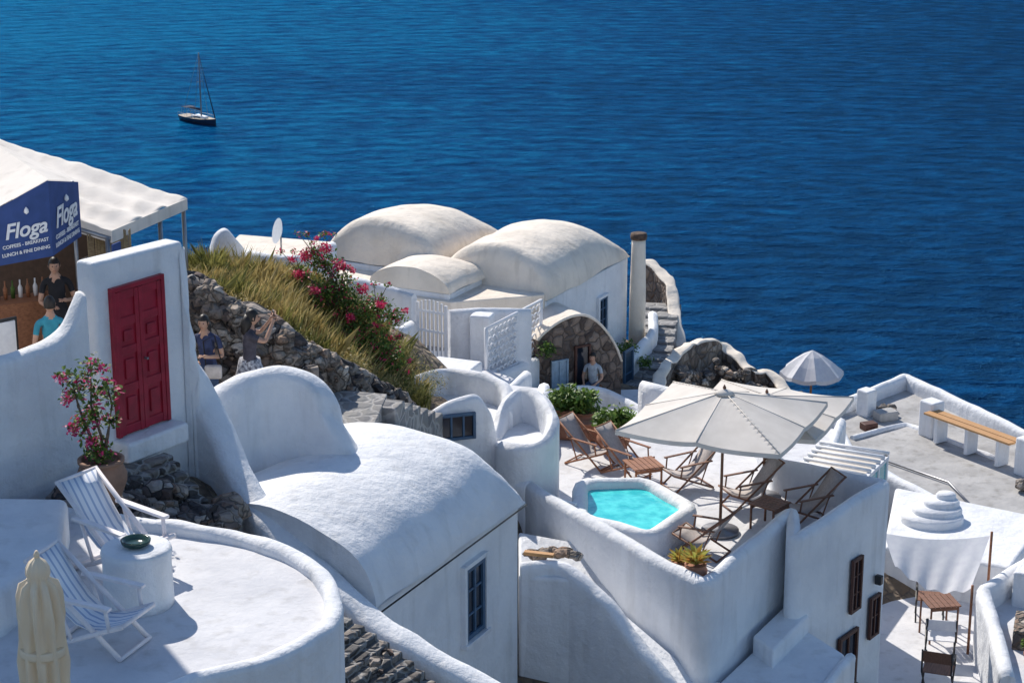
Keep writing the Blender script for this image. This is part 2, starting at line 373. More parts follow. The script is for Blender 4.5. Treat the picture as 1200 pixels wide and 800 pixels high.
# ================================================================= ROUND TERRACE
R("round_terrace")
rim=[(-7.5,22.7),(-5.39,22.4),(-4.43,22.10),(-3.62,21.85),(-2.78,21.40),(-2.19,20.74),(-1.88,19.87),(-1.95,19.02),(-2.44,18.42),(-3.13,17.95),(-3.85,17.41),(-5.5,16.6),(-8,16.0)]
fl=[p for p in catmull([(x,y,0) for x,y in rim],4)]
prism("floor",[(p.x,p.y) for p in fl]+[(-9.5,16),(-9.5,22.8)],-16,-9,FLOOR,bev=0)
ribbon("parapet",[(x,y,-8.88) for x,y in rim[1:]],.2,-16,WHITE,n=10,rr=.06)
prism("bench",[(-5.05,21.75),(-4.85,20.4),(-5.2,19.1),(-9,18.2),(-9,21.9)],-9.2,-8.5,WHITE,bev=.09)
R("garden_wall")
ribbon("wall",[(-9,22.4,-7.4),(-7.2,22.75,-7.38),(-6.12,23.3,-7.32),(-5.7,23.8,-7.28),(-5.45,24.05,-7.12),(-5.3,24.2,-6.75)],.3,-10,WHITE,n=8)
R("doorway_wall")
A=Vector((-5.17,24.4,0));B=Vector((-4.25,25.7,0)); d=(B-A).normalized(); nr=Vector((d.y,-d.x,0))
prism("wall",[tuple((A)[:2]),tuple(B[:2]),tuple((B-nr*.32)[:2]),tuple((A-nr*.32)[:2])],-10.5,[-6.46,-6.5,-6.5,-6.46],WHITE,bev=.06)
R("red_door")
dc=Vector((-4.77,24.965,0)); W_=.93; z0,z1=-8.8,-6.83
def DB(n,cx,cz,bw,bh,off,dep,mat,bev=.006): obox(n,dc+d*cx+nr*off+Vector((0,0,cz)),d,bw,dep,bh,mat,bev=bev)
for s in(-1,1):
    DB("jamb",s*(W_/2-.03),(z0+z1)/2,.06,z1-z0,.03,.07,REDP)
    lw_=(W_-.12)/2-.006; cx=s*(lw_/2+.003)
    DB("leaf",cx,(z0+z1)/2-.03,lw_,z1-z0-.07,.015,.04,REDP)
    for st in(-1,1): DB("stile",cx+st*(lw_/2-.035),(z0+z1)/2-.03,.07,z1-z0-.08,.042,.03,REDP)
    for zz in(z0+.08,z0+.62,z0+1.12,z0+1.5,z1-.12): DB("rail",cx,zz,lw_-.142,.11,.04,.026,REDP)
    for zz,hh in((z0+.35,.3),(z0+.87,.26),(z0+1.31,.14)): DB("panel",cx,zz,lw_-.24,hh,.044,.03,REDP,.012)
DB("head",0,z1-.03,W_-.124,.06,.03,.07,REDP)
DB("knob",.05,z0+.95,.03,.03,.09,.06,METAL)
R("doorway_steps")
obox("threshold",dc+nr*.1+Vector((0,0,-8.95)),d,1.1,.4,.28,WHITE,bev=.05)
R("stairway_wall")
rb=[(-4.30,25.80,-6.6),(-4.25,25.8,-7.3),(-4.2,25.8,-7.9),(-4.08,25.78,-8.5),(-3.82,25.5,-9.0),(-3.5,25.0,-9.45),(-3.08,24.4,-9.85),(-2.42,23.8,-10.25),(-1.68,23.2,-10.65),(-.8,22.75,-11.03),(0,22.4,-11.33),(.9,22.0,-11.9)]
ribbon("wall",rb,.42,lambda p:min(-11.5,p.z-2.5),WHITE,n=8,rr=.12)
R("stone_stairway")
st=catmull([(-4.75,24.35,-9.05),(-4.35,24.0,-9.45),(-3.9,23.4,-9.95),(-3.1,22.85,-10.3),(-2.35,22.5,-10.5),(-1.75,22.2,-10.78),(-1.2,21.85,-11.15),(-.5,21.5,-11.7)],4)
for i in range(len(st)-1):
    p=st[i];q=st[i+1];t=(q-p);t.z=0;L_=t.length;t.normalize();z=p.z
    obox("step",(p.x+t.x*L_/2,p.y+t.y*L_/2,z-.5),t,L_+.1,1.0,1.0,STEPSTONE,bev=.03)
R("rock_outcrop")
def rock(c,r,mat=DARKSTONE,sq=.7):
    bm=bmesh.new(); bmesh.ops.create_icosphere(bm,subdivisions=2,radius=1); o=random.random()*50
    for v in bm.verts:
        n=noise.noise(v.co*1.2+Vector((o,o,o)))*.55+1; q=v.co*n*r; q.z*=sq; v.co=q+Vector(c)
    me=bpy.data.meshes.new("rock"); bm.to_mesh(me); bm.free(); me.materials.append(mat); ob=bpy.data.objects.new("rock",me); COL.objects.link(ob); ob.parent=CUR; return ob
for i in range(46):
    t=random.random(); x=-5.45+t*1.9; y=22.75+random.random()*1.2+t*.5
    rock((x,y,-9.05-.15*random.random()-.45*t),random.uniform(.10,.28),random.choice([DARKSTONE,DARKSTONE,WARMSTONE]))
for i in range(16):
    p=random.choice(st[16:]); rock((p.x+random.uniform(-.3,.3),p.y+random.uniform(-.3,.3),p.z+.02),random.uniform(.06,.13))
# ================================================================= furniture functions
def deckchair(loc,rz,fm,cm,name="deck_chair",sc=1,th=1):
    R(name,loc,rz,sc)
    for s in(-.27,.27):
        tube("frame_rail",[(-.62,s,.92),(.42,s,.02)],.02*th,fm); tube("leg",[(-.42,s*1.08,.02),(.48,s*1.08,.40)],.02*th,fm)
        obox("armrest",(.0,s*1.16,.585),(1,0,-.05),.72,.06*th,.025*th,fm,bev=.006); tube("arm_support",[(.3,s*1.16,.58),(.33,s*1.1,.32)],.016*th,fm)
        tube("arm_support_back",[(-.28,s*1.12,.59),(-.12,s*1.1,.14)],.014*th,fm)
    for x,z in((-.62,.92),(.48,.40),(.42,.03),(-.42,.03)): tube("crossbar",[(x,-.29,z),(x,.29,z)],.017*th,fm)
    V=[];F=[];pr=[(-.60,.92),(-.5,.78),(-.38,.60),(-.24,.42),(-.1,.31),(.05,.27),(.2,.29),(.34,.34),(.48,.405)]
    for x,z in pr:
        for y in(-.25,0,.25): V.append((x,y,z+(0 if y else -.015)))
    for i in range(len(pr)-1):
        for k in(0,1): a=i*3+k; F.append((a,a+1,a+4,a+3))
    o=mk("canvas_sling",V,F,cm,True); so_=o.modifiers.new("s","SOLIDIFY"); so_.thickness=.008
def lowtable(loc,rz,mat,w=.55,h=.42):
    R("side_table",loc,rz)
    for i in range(6): obox("slat",(-w/2+w*(i+.5)/6,0,h),(0,1,0),w,w/6-.012,.025,mat,bev=.004)
    for sx_ in(-1,1):
        for sy_ in(-1,1): tube("leg",[(sx_*w*.42,sy_*w*.42,h-.02),(sx_*w*.42,sy_*w*.42,0)],.02,mat)
    for s in(-1,1): obox("apron",(0,s*w*.42,h-.06),(1,0,0),w*.8,.02,.05,mat)
def chair_director(loc,rz,fm,cm):
    R("folding_chair",loc,rz)
    for s in(-.25,.25):
        tube("leg",[(-.22,s,0),(.22,s,.46)],.016,fm); tube("leg",[(.22,s,0),(-.22,s,.46)],.016,fm)
        tube("back_post",[(-.22,s,.46),(-.26,s,.88)],.016,fm); tube("armrest",[(-.24,s,.65),(.22,s,.65)],.018,fm); tube("arm_post",[(.22,s,.46),(.22,s,.65)],.014,fm)
    obox("seat",(0,0,.45),(1,0,0),.44,.5,.015,cm); obox("back",(-.25,0,.76),(0,1,0),.5,.015,.2,cm)
m,nt,b=newmat("striped_canvas"); tc=N(nt,"ShaderNodeTexCoord"); sp_=N(nt,"ShaderNodeSeparateXYZ"); L(nt,tc.outputs["Object"],sp_.inputs[0])
n_=N(nt,"ShaderNodeMath",operation='MULTIPLY'); n_.inputs[1].default_value=75; L(nt,sp_.outputs[1],n_.inputs[0]); n2_=N(nt,"ShaderNodeMath",operation='SINE'); L(nt,n_.outputs[0],n2_.inputs[0])
r_=ramp(nt,[(.4,(.86,.87,.90)),(.7,(.42,.50,.66))]); L(nt,n2_.outputs[0],r_.inputs[0]); L(nt,r_.outputs[0],b.inputs["Base Color"]); b.inputs["Roughness"].default_value=.9; STRIPE=m
deckchair((-4.28,20.85,-9),rad(-35),PINKW,STRIPE,sc=1.05,th=1.35)
deckchair((-4.18,18.95,-9),rad(-22),PINKW,STRIPE,sc=1.0,th=1.35)
R("round_pedestal_table",(-3.95,19.95,-9))
revolve("pedestal",[(.37,0),(.37,.1),(.36,.5),(.375,.6),(.365,.64),(.33,.655),(.0,.655)],(0,0,0),WHITE,40)
revolve("ashtray_bowl",[(.10,.66),(.15,.69),(.16,.73),(.14,.73),(.12,.695),(.02,.69)],(0,0,0),simple("green_glass_bowl",(.02,.06,.05),.15),24)
R("folded_parasol",(-4.10,16.35,-9))
cyl("pole",(0,0,0),(0,0,2.05),.022,.022,TEAK); revolve("base",[(.28,0),(.28,.05),(.06,.07),(.04,.25)],(0,0,0),METAL)
V=[];F=[];prof=[(.02,2.06),(.07,2.02),(.10,1.96),(.105,1.90),(.09,1.86),(.135,1.82),(.165,1.7),(.18,1.5),(.17,1.3),(.185,1.1),(.175,.9),(.19,.7),(.21,.35)]
nn=96
for j,(r,z) in enumerate(prof):
    for k in range(nn):
        t=2*math.pi*k/nn; fa=.04 if z>1.84 else .20
        rr=r*(1+fa*math.sin(9*t+z*2.2)+fa*.45*math.sin(16*t-z*3)); V.append((rr*math.cos(t),rr*math.sin(t),z+.03*math.sin(8*t)*(z<.5)))
for i in range(len(prof)-1):
    for k in range(nn): F.append((i*nn+k,i*nn+(k+1)%nn,(i+1)*nn+(k+1)%nn,(i+1)*nn+k))
mk("folded_canopy",V,F,CREAMF,True); revolve("finial",[(.02,2.05),(.028,2.08),(.01,2.12)],(0,0,0),CREAMF,12)
revolve("tie_strap",[(.20,1.15),(.205,1.17),(.205,1.21),(.20,1.23)],(0,0,0),CREAMF,32)
R("potted_bougainvillea",(-4.86,22.75,-8.95))
pot("pot",.55,.30,TERRA2)
random.seed(11)
for pts in([(0,0,.45),(.02,.03,.8),(-.08,.02,1.2),(-.05,0,1.75)],[(0,0,.45),(-.1,0,.8),(-.22,-.02,1.2),(-.28,0,1.5)],[(0,0,.45),(.1,0,.85),(.16,.04,1.2),(.12,.0,1.5)]): tube("stem",pts,[.025,.02,.014,.006],BARK)
leaves("foliage",[(-.03,0,1.68,.16),(-.22,0,1.42,.2),(.1,.0,1.38,.2),(-.08,0,1.1,.2),(.14,0,1.02,.13),(-.24,0,.95,.14),(-.05,0,.75,.16),(-.35,0,1.6,.1),(.0,0,.6,.2)],1400,.075,[LEAF,LEAFL,FLOWER],wts=[.48,.3,.22])
leaves("flower_clusters",[(-.3,-.05,.92,.09),(-.4,0,1.55,.09),(.12,-.1,1.7,.07),(-.35,-.05,1.3,.08),(-.1,-.1,.8,.08)],260,.055,[FLOWER])
# ================================================================= middle path, women wall
R("curved_white_wall")
ribbon("wall",[(-4.2,26.3,-8.9),(-3.9,26.55,-8.72),(-3.5,26.84,-8.62),(-2.94,26.84,-8.62),(-2.58,26.7,-8.82),(-2.42,26.6,-9.3),(-2.1,26.5,-9.7)],.4,-12,WHITE,n=8,rr=.14)
R("stone_path")
prism("paving",[(-5.5,26.2),(-4.3,26.6),(-2.5,26.9),(-2.0,28.2),(-1.9,29.6),(-3,29.9),(-5.5,30.5)],-12,-9.88,PATH,bev=.02)
for i in range(14):
    obox("step",(-2.15+i*.1,29.3+i*.38,-10.3-i*.17),(.3,.95,0),.42,1.0,.8,PATH,bev=.03)
for i in range(22):
    t=random.random(); rock((-3.0+t*1.5,29.4+t*1.6+random.random()*.3,-9.75-t*1.0),random.uniform(.08,.17),GREYSTONE)
R("low_white_wall")
ribbon("wall",[(-2.15,27.4,-9.75),(-1.85,28.4,-9.98),(-1.65,29.2,-10.3),(-1.5,30.2,-10.75),(-1.6,31.0,-11.0)],.26,-13,WHITE)
prism("ledge",[(-2.3,27.2),(-1.75,28.8),(-.7,29.6),(-.4,28.6),(-1.2,27.2)],-14,-10.75,WHITE)
R("dry_stone_wall")
rw=[(-6.4,30.3,-8.0),(-5.0,30.04,-8.1),(-4.35,29.7,-8.35),(-3.6,29.6,-8.7),(-3.04,29.75,-9.15),(-2.6,30.3,-9.6),(-2.15,31.1,-10.15),(-1.75,32.0,-10.8)]
ribbon("wall",rw,.5,lambda p:p.z-2.4,DARKSTONE,n=10,amp=.07)
random.seed(5)
rc_=catmull(rw,12)
for p in rc_:
    for _ in range(7):
        rock((p.x+random.uniform(-.1,.1),p.y-.22-random.random()*.12,p.z+.03-random.random()*1.6),random.uniform(.08,.17),random.choice([DARKSTONE,WARMSTONE,GREYSTONE,WARMSTONE]),.8)
R("stone_post"); obox("post",(-2.98,29.0,-9.6),(1,.2,0),.2,.2,.7,GREYSTONE,bev=.02)
R("dry_grass")
random.seed(3)
V=[];F=[]
def inpoly(x,y): 
    return y>29.75+max(0,(x+3.2))*1.2 and y<34.6 and x>-5.9 and x<-1.55 and y<36.5+x*.5+1.2
for c in range(760):
    for _ in range(50):
        cx=random.uniform(-5.9,-1.55); cy=random.uniform(29.8,35)
        if inpoly(cx,cy): break
    cz=gz(cx,cy); hgt=random.uniform(.18,.40)*(1.3 if noise.noise(Vector((cx,cy,3)))>0 else .75)
    for k in range(36):
        a=random.random()*6.283; r=random.random()**.6*.22; bx=cx+r*math.cos(a);by=cy+r*math.sin(a)
        ln=hgt*random.uniform(.6,1.2); lean=random.uniform(.15,.8)*ln
        tip=Vector((bx+math.cos(a)*lean,by+math.sin(a)*lean,cz-.04+ln)); w_=random.uniform(.007,.016); pr=Vector((math.cos(a*3+k),math.sin(a*3+k),0))*w_
        mid=Vector((bx+math.cos(a)*lean*.3,by+math.sin(a)*lean*.3,cz-.04+ln*.6)); i=len(V)
        V+=[Vector((bx,by,cz-.1))-pr,Vector((bx,by,cz-.1))+pr,mid+pr*.8,tip,mid-pr*.8]; F.append((i,i+1,i+2,i+3,i+4))
o=mk("grass_blades",V,F,[GRASS,GRASSG])
for p in o.data.polygons: 
    c=p.center; p.material_index=1 if noise.noise(Vector((c.x*1.1,c.y*1.1,0)))>.05 else 0
R("bougainvillea_bush")
random.seed(21)
blobs=[(-3.35,33.9,-8.85,.24),(-3.15,33.7,-8.95,.26),(-2.9,33.4,-9.3,.36),(-3.3,33.3,-9.35,.28),(-2.6,33.3,-9.7,.38),(-2.3,33.4,-9.6,.26),(-2.4,33.1,-10.1,.38),(-2.75,32.9,-10.0,.32),(-2.15,33.2,-10.45,.33),(-3.6,33.7,-9.1,.18),(-2.0,33.5,-9.8,.2),(-1.95,33.0,-10.8,.3)]
leaves("foliage",blobs,8000,.07,[LEAF,LEAFL,FLOWERR],wts=[.56,.34,.10])
leaves("flower_clusters",[(-3.5,33.6,-8.75,.13),(-3.15,33.5,-8.6,.12),(-2.9,33.3,-8.85,.13),(-3.6,33.3,-9.0,.11),(-2.5,33.1,-9.2,.11),(-3.3,33.0,-9.2,.10),(-2.2,33.0,-9.45,.10),(-2.7,32.8,-9.6,.09),(-2.9,33,-9.95,.08),(-2.05,33.2,-10.1,.07),(-3.75,33.7,-8.85,.08),(-1.8,33.2,-9.6,.06),(-2.3,33.0,-9.8,.06),(-3.3,33.6,-8.45,.06),(-2.7,33.4,-8.95,.07)],1300,.06,[FLOWERR])
for i in range(22):
    a=random.choice(blobs); e_=(a[0]+random.uniform(-.35,.35),a[1]-.1,a[2]+.42); tube("branch",[(-2.8+random.uniform(-.2,.2),33.6,-10.4),((a[0]-2.8)/2,33.5,a[2]-.2),(a[0],a[1],a[2]),e_],[.03,.02,.012,.004],BARK,6)
    leaves("sprig",[(e_[0],e_[1],e_[2],.07)],26,.06,[LEAF,LEAFL,FLOWERR],wts=[.3,.3,.4])
R("olive_shrub")
for bx,by in((-4.9,30.6),(-4.3,30.4),(-3.9,30.3),(-3.5,30.6),(-3.2,30.2),(-2.9,30.7),(-2.7,31.2),(-2.5,31.6),(-2.3,32.1),(-2.2,31.7),(-1.9,32.3),(-1.75,32.9),(-1.6,33.5),(-1.5,34.2),(-2.0,34.0)):
    z=gz(bx,by); leaves("foliage",[(bx,by,z+.18,.34),(bx+.25,by-.1,z+.1,.25)],1300,.05,[GRASS,GRASSG,LEAF],asp=.25,wts=[.45,.45,.10])
# ================================================================= central vaulted house
R("vaulted_house")
p0=Vector((-1.75,23.75,-10.8)); p1=Vector((.13,27.46,-10.8)); ax=(p1-p0).normalized(); wv_=Vector((-ax.y,ax.x,0)); nrm=-wv_
vault("barrel_roof",p0,p1,3.3,1.12,WHITE,e0=0,e1=.75,over=.06)
q=[p0+wv_*.03,p1+wv_*.03-ax*.02,p1+wv_*3.2-ax*.02,p0+wv_*3.2]
prism("walls",[(v.x,v.y) for v in q],-16,-10.82,WHITE,bev=.04)
wc=Vector((-.52,26.17,0))
pc=p0+ax*((wc-p0).dot(ax))-wv_*-.03
win("window",(pc.x,pc.y),ax,-12.28,-11.2,.56,BLUEP,GLASS,2,3,.07,WHITE)
tube("roof_cable",[(p0+nrm*.09+Vector((0,0,-.03))),(p1+nrm*.09+Vector((0,0,-.03)))],.012,BLACKP,6)
R("low_white_wall")
ribbon("wall",[(.12,28.0,-11.98),(.62,28.0,-11.95),(1.0,27.77,-12.05),(1.35,27.45,-12.25),(1.6,27.2,-12.5),(2.0,26.8,-12.9),(2.3,26.5,-13.2),(2.8,26.1,-13.9)],.24,-16,WHITE,n=8)
prism("fill",[(.1,27.9),(1.0,27.7),(2.6,26.2),(3,27),(1.2,29.5),(.1,30)],-16,[-12.15,-12.15,-13.6,-13.6,-12.3,-12.3],WHITE)
R("stone_pile")
for i in range(9): rock((.25+.09*i,28.3+.2*random.random(),-12.0),random.uniform(.08,.14),WARMSTONE)
R("wooden_plank"); obox("plank",(.4,28.1,-11.88),(1,-.3,0),.45,.09,.05,PLANK)
# ================================================================= terrace building
R("terrace_house")
TA,TB,TC,TD,TE,TF=(0,31.24),(2.74,26.94),(4.40,29.84),(4.26,28.59),(6.02,30.96),(4.45,31.95)
poly=[TA,TB,(4.36,29.78),TD,TE,TF,(4.2,34.2),(2.4,36.0),(.5,35.2)]
prism("body",poly,-17,-12.4,FLOOR,bev=0)
ribbon("parapet",[(x,y,-11.8) for x,y in [(.3,30.77),TB,(4.36,29.78),TD,TE,TF,(4.3,34.3),(2.4,36.1)]],.22,-17,WHITE,smooth=False)
ribbon("left_parapet",[(.3,30.77,-11.8),(-.05,31.32,-11.8),(.1,32.6,-11.7),(.4,34.2,-11.7),(.5,35.3,-11.9)],.22,-16,WHITE,smooth=True)
d=(Vector(TE)-Vector(TD)).normalized(); nr=Vector((d.y,-d.x))
def onDE(t): p=Vector(TD).lerp(Vector(TE),t)+nr*.13; return (p.x,p.y)
win("window",onDE(.61),d,-13.64,-12.72,.34,BROWNP,GLASS,2,3,.05)
win("window",onDE(.85),d,-14.35,-13.62,.34,BROWNP,GLASS,2,2,.05)
win("french_door",onDE(.55),d,-15.9,-13.95,.62,BROWNP,GLASS,2,4,.06)
win("window",onDE(.24),d,-15.2,-14.1,.42,BROWNP,GLASS,2,3,.05)
p=onDE(.86); obox("wall_lamp",(p[0]+nr.x*.06,p[1]+nr.y*.06,-13.35),d.to_3d(),.1,.12,.16,BLACKP,bev=.02)
R("plunge_pool")
pp=[(1.06,31.5),(1.0,29.95),(2.17,29.05),(2.95,30.35),(2.2,31.6)]
c0=Vector((sum(x for x,y in pp)/5,sum(y for x,y in pp)/5,0))
ribbon("coping",[(c0.x+(x-c0.x)*.93,c0.y+(y-c0.y)*.93,-11.98) for x,y in pp],.26,-12.5,WHITE,smooth=False,closed=True,cr=.28)
m,nt,b=newmat("pool_water"); b.inputs["Roughness"].default_value=.04; g=N(nt,"ShaderNodeNewGeometry")
n1=N(nt,"ShaderNodeTexNoise"); n1.inputs["Scale"].default_value=5; n1.inputs["Detail"].default_value=3; L(nt,g.outputs["Position"],n1.inputs["Vector"])
r_=ramp(nt,[(.35,(.03,.52,.58)),(.65,(.10,.76,.76))]); L(nt,n1.outputs["Fac"],r_.inputs[0]); L(nt,r_.outputs[0],b.inputs["Base Color"])
bpn=N(nt,"ShaderNodeBump"); bpn.inputs["Strength"].default_value=.3; bpn.inputs["Distance"].default_value=.05; L(nt,n1.outputs["Fac"],bpn.inputs["Height"]); L(nt,bpn.outputs[0],b.inputs["Normal"])
wp=roundc([(c0.x+(x-c0.x)*.93,c0.y+(y-c0.y)*.93,0) for x,y in pp],.28,True)
prism("water",[(p.x,p.y) for p in wp],-12.45,-12.1,m,bev=0)
R("lattice_planter")
for i in range(6):
    obox("slat",(.55+i*.09,30.62-i*.075,-12.12),(1,-.8,.9),.34,.015,.022,WHITEP); obox("slat",(.55+i*.09,30.64-i*.075,-12.12),(1,-.8,-.9),.34,.015,.022,WHITEP)
obox("frame_top",(.78,30.45,-11.95),(1,-.8,0),.6,.06,.03,WHITEP); obox("frame_bottom",(.78,30.45,-12.3),(1,-.8,0),.6,.06,.03,WHITEP)
def umbrella(loc,h,half,drop,rz,mat,pm,name="patio_umbrella"):
    R(name,loc,rz)
    cyl("pole",(0,0,0),(0,0,h),.025,.022,pm); revolve("base",[(.3,0),(.3,.06),(.05,.08),(.04,.2)],(0,0,0),METAL)
    V=[];F=[];n=32
    for j in range(n+1):
        for i in range(n+1):
            x=-1+2*i/n;y=-1+2*j/n; r=max(abs(x),abs(y))
            ang=math.atan2(y,x); sag=(abs(math.sin(4*ang))**.8)*.06*r
            V.append((x*half,y*half,h-drop*r-sag*half*.55-.02*r*r))
    for j in range(n):
        for i in range(n): a=j*(n+1)+i; F.append((a,a+1,a+n+2,a+n+1))
    o=mk("canopy",V,F,mat,False); s_=o.modifiers.new("s","SOLIDIFY"); s_.thickness=.006
    ring=[i for i in range(n+1)]+[(j)*(n+1)+n for j in range(1,n+1)]+[n*(n+1)+i for i in range(n-1,-1,-1)]+[j*(n+1) for j in range(n-1,0,-1)]
    VV=[];FF=[];m_=len(ring)
    for k in ring: v=V[k]; VV+=[(v[0]*1.002,v[1]*1.002,v[2]-.002),(v[0]*1.006,v[1]*1.006,v[2]-.07)]
    for k in range(m_): a=2*k;b2=2*((k+1)%m_); FF.append((a,b2,b2+1,a+1))
    mk("valance",VV,FF,mat)
    for k in range(8):
        a=k*math.pi/4; ex=half*(1 if k%2==0 else 1.414)
        tube("rib",[(0,0,h-.05),(ex*math.cos(a),ex*math.sin(a),h-drop-.05)],.01,pm,6)
        tube("strut",[(0,0,h-.6),(ex*.55*math.cos(a),ex*.55*math.sin(a),h-drop*.55-.06)],.008,pm,6)
        tube("seam",[(0,0,h+.004),(ex*math.cos(a),ex*math.sin(a),h-drop-.014)],.008,mat,5)
    revolve("cap",[(.16,h-.03),(.1,h+.02),(.02,h+.05)],(0,0,0),mat,12); revolve("finial",[(.02,h+.04),(.03,h+.07),(.005,h+.12)],(0,0,0),pm,8)
umbrella((3.3,30.2,-12.4),2.35,1.30,.38,rad(-24),UMBF,DTEAK)
umbrella((4.15,31.65,-12.4),1.80,1.15,.20,rad(-24),UMBF,DTEAK)
for x,y,r_ in((1.35,33.3,-35),(1.95,32.8,-40),(2.95,32.2,205),(3.85,31.3,200),(2.95,29.35,150),(4.75,30.65,200)):
    deckchair((x,y,-12.4),rad(r_),DTEAK if r_>100 else TEAK,CANVAS,sc=.85)
lowtable((2.2,32.2,-12.4),rad(20),TEAK); lowtable((4.1,30.4,-12.4),rad(50),DTEAK,.5)
def planter(name,loc,kind,sc=1):
    R(name,loc,random.random(),sc)
    pot("pot",.32,.22,TERRA)
    if kind=='agave':
        V=[];F=[]
        for k in range(26):
            a=k*2.4; up=.15+.35*(k/26); ln=.34-.08*(k/26); i=len(V); dr=Vector((math.cos(a),math.sin(a),0)); sd=Vector((-dr.y,dr.x,0))*.045
            b0=Vector((0,0,.30)); m1=b0+dr*ln*.5+Vector((0,0,up*.6)); t1=b0+dr*ln+Vector((0,0,up*.75))
            V+=[b0-sd*.5,b0+sd*.5,m1+sd,t1,m1-sd]; F.append((i,i+1,i+2,i+3,i+4))
        mk("leaf_rosette",V,F,[AGAVE])
    else:
        leaves("foliage",[(0,0,.40,.22),(.12,0,.5,.15),(-.12,.05,.45,.16)],900,.09,[LEAF,LEAFL],wts=[.35,.65])
random.seed(2)
planter("potted_plant",(.95,35.0,-12.35),'b',1.3); planter("potted_plant",(1.3,34.9,-12.35),'b',1.2)
planter("potted_plant",(1.78,33.9,-12.4),'b',1.35)
planter("potted_plant",(.48,31.2,-12.25),'b',.75)
planter("potted_agave",(2.66,27.42,-12.0),'agave',.8); planter("potted_agave",(2.45,27.75,-12.05),'agave',.6)
R("long_terracotta_trough",(1.15,34.6,-12.4),rad(-10)); obox("trough",(0,0,.16),(1,0,0),.9,.3,.3,TERRA,bev=.03); obox("rim",(0,0,.32),(1,0,0),.96,.36,.05,TERRA,bev=.015)
R("lower_roof")
prism("slab",[(2.95,26.95),(4.3,29.3),(5.0,28.0),(3.7,25.3)],-17,-13.45,WHITE,bev=.06)
prism("slab_upper",[(3.6,28.0),(4.3,29.25),(4.55,28.75),(3.85,27.5)],-14,-13.15,WHITE,bev=.05)
ribbon("parapet",[(2.95,26.75,-13.3),(3.75,25.25,-13.3),(5.05,27.9,-13.4)],.16,-17,WHITE,smooth=False)
# ================================================================= curved parapet house
R("curved_parapet_house")
prism("body",[(-1.62,31.25),(-.38,31.65),(-.2,33.0),(-1.2,33.8),(-2.0,33.0)],-15,-11.25,WHITE,bev=0)
ribbon("front_parapet",[(-1.62,31.25,-10.95),(-1.3,31.35,-10.78),(-.95,31.47,-10.6),(-.6,31.58,-10.55),(-.4,31.64,-10.8),(-.3,31.72,-11.4)],.2,-15,WHITE,n=8)
ribbon("back_parapet",[(-1.62,31.25,-10.95),(-2.0,32.2,-10.85),(-1.8,33.1,-10.8),(-1.18,33.75,-10.8),(-.5,33.4,-10.78),(-.1,32.9,-10.85),(-.1,32.3,-11.1)],.22,-15,WHITE,n=8)
win("window",(-.93,31.47),Vector((1.24,.4)),-11.25,-10.80,.62,BLUEP,GLASS,3,1,.05,None,.115)
ribbon("scoop_wall",[(-.3,31.75,-11.35),(-.12,32.4,-11.0),(.15,32.75,-10.85),(.45,32.5,-10.85),(.62,31.9,-10.9),(.64,31.35,-11.0),(.45,30.98,-11.12),(.1,30.98,-11.2),(-.15,31.3,-11.25)],.22,-15,WHITE,n=8,rr=.1)
prism("scoop_floor",[(-.3,31.6),(-.1,32.5),(.15,32.7),(.5,32.4),(.6,31.4),(.2,31.0)],-15,-11.4,WHITE,bev=.05)
# ================================================================= white blocks between
R("white_house")
prism("block",[(-2.4,38.2),(-.4,37.2),(.3,39.2),(-.6,40.3),(-2.2,41)],-16,-12.85,FLOOR)
ribbon("parapet",[(-2.4,38.2,-12.6),(-.4,37.2,-12.6),(.3,39.2,-12.6)],.2,-16,WHITE,smooth=False)
obox("roof_step",(-1.2,39.2,-12.7),(1,-.4,0),1.0,.8,.5,WHITE,bev=.05)
R("white_house")
prism("block",[(-1.3,34.9),(.4,35.6),(.6,37.2),(-.6,37.6),(-1.8,36.6)],-16,-12.3,FLOOR)
ribbon("parapet",[(-1.4,34.9,-12.0),(-.3,35.3,-11.95),(.5,35.7,-12.1),(.6,37.2,-12.2)],.2,-16,WHITE,smooth=True)
R("white_garden_wall")
ribbon("wall",[(-3.5,42.3,-11.45),(-2.7,41.85,-11.55),(-2.05,41.45,-11.65)],.22,-15,WHITE,smooth=False)
ribbon("wall",[(-1.32,41.0,-11.85),(-.6,41.2,-11.85),(.4,41.4,-11.95)],.22,-15,WHITE,smooth=False)
prism("yard_floor",[(-3.4,42),(-1.3,41),(.4,41.4),(.6,43),(-1.5,42.5),(-3.3,43.5)],-15,-13.1,PATH,bev=0)
ribbon("side_wall",[(-2.9,40.6,-12.0),(-2.3,40.5,-12.1),(-2.1,41.1,-12.1)],.22,-15,WHITE,smooth=False)
obox("pillar",(-.62,40.9,-12.55),(1,-.3,0),.45,.4,1.3,WHITE,bev=.05)
ribbon("terrace_wall",[(-1.3,40.2,-12.85),(-.55,39.8,-12.95),(.5,41.7,-13.1)],.2,-15,WHITE,smooth=False)
prism("terrace",[(-1.9,40.6),(-.5,40.0),(.5,42),(-2.0,42)],-15,-13.05,FLOOR,bev=0)
R("white_gate")
ga=Vector((-1.98,41.3,-13.05)); gb=Vector((-1.38,40.95,-13.05)); gd=(gb-ga)
for i in range(8):
    p=ga+gd*i/7; hh=1.28+.08*math.sin(math.pi*i/7); obox("bar",(p.x,p.y,-13.05+hh/2+.02),gd,.035 if i%7 else .07,.03,hh,WHITEP)
for z in(.12,.7,1.12): obox("rail",((ga.x+gb.x)/2,(ga.y+gb.y)/2,-13.05+z),gd,gd.length,.025,.05,WHITEP)
R("lattice_balustrade")
la=Vector((-.53,40.05,0)); lb=Vector((.62,42.2,0)); ld=(lb-la); LL=ld.length; ld.normalize()
V=[];F=[]
def fq(u_,v_): 
    p=la+ld*u_; return (p.x,p.y,-13.1+v_)
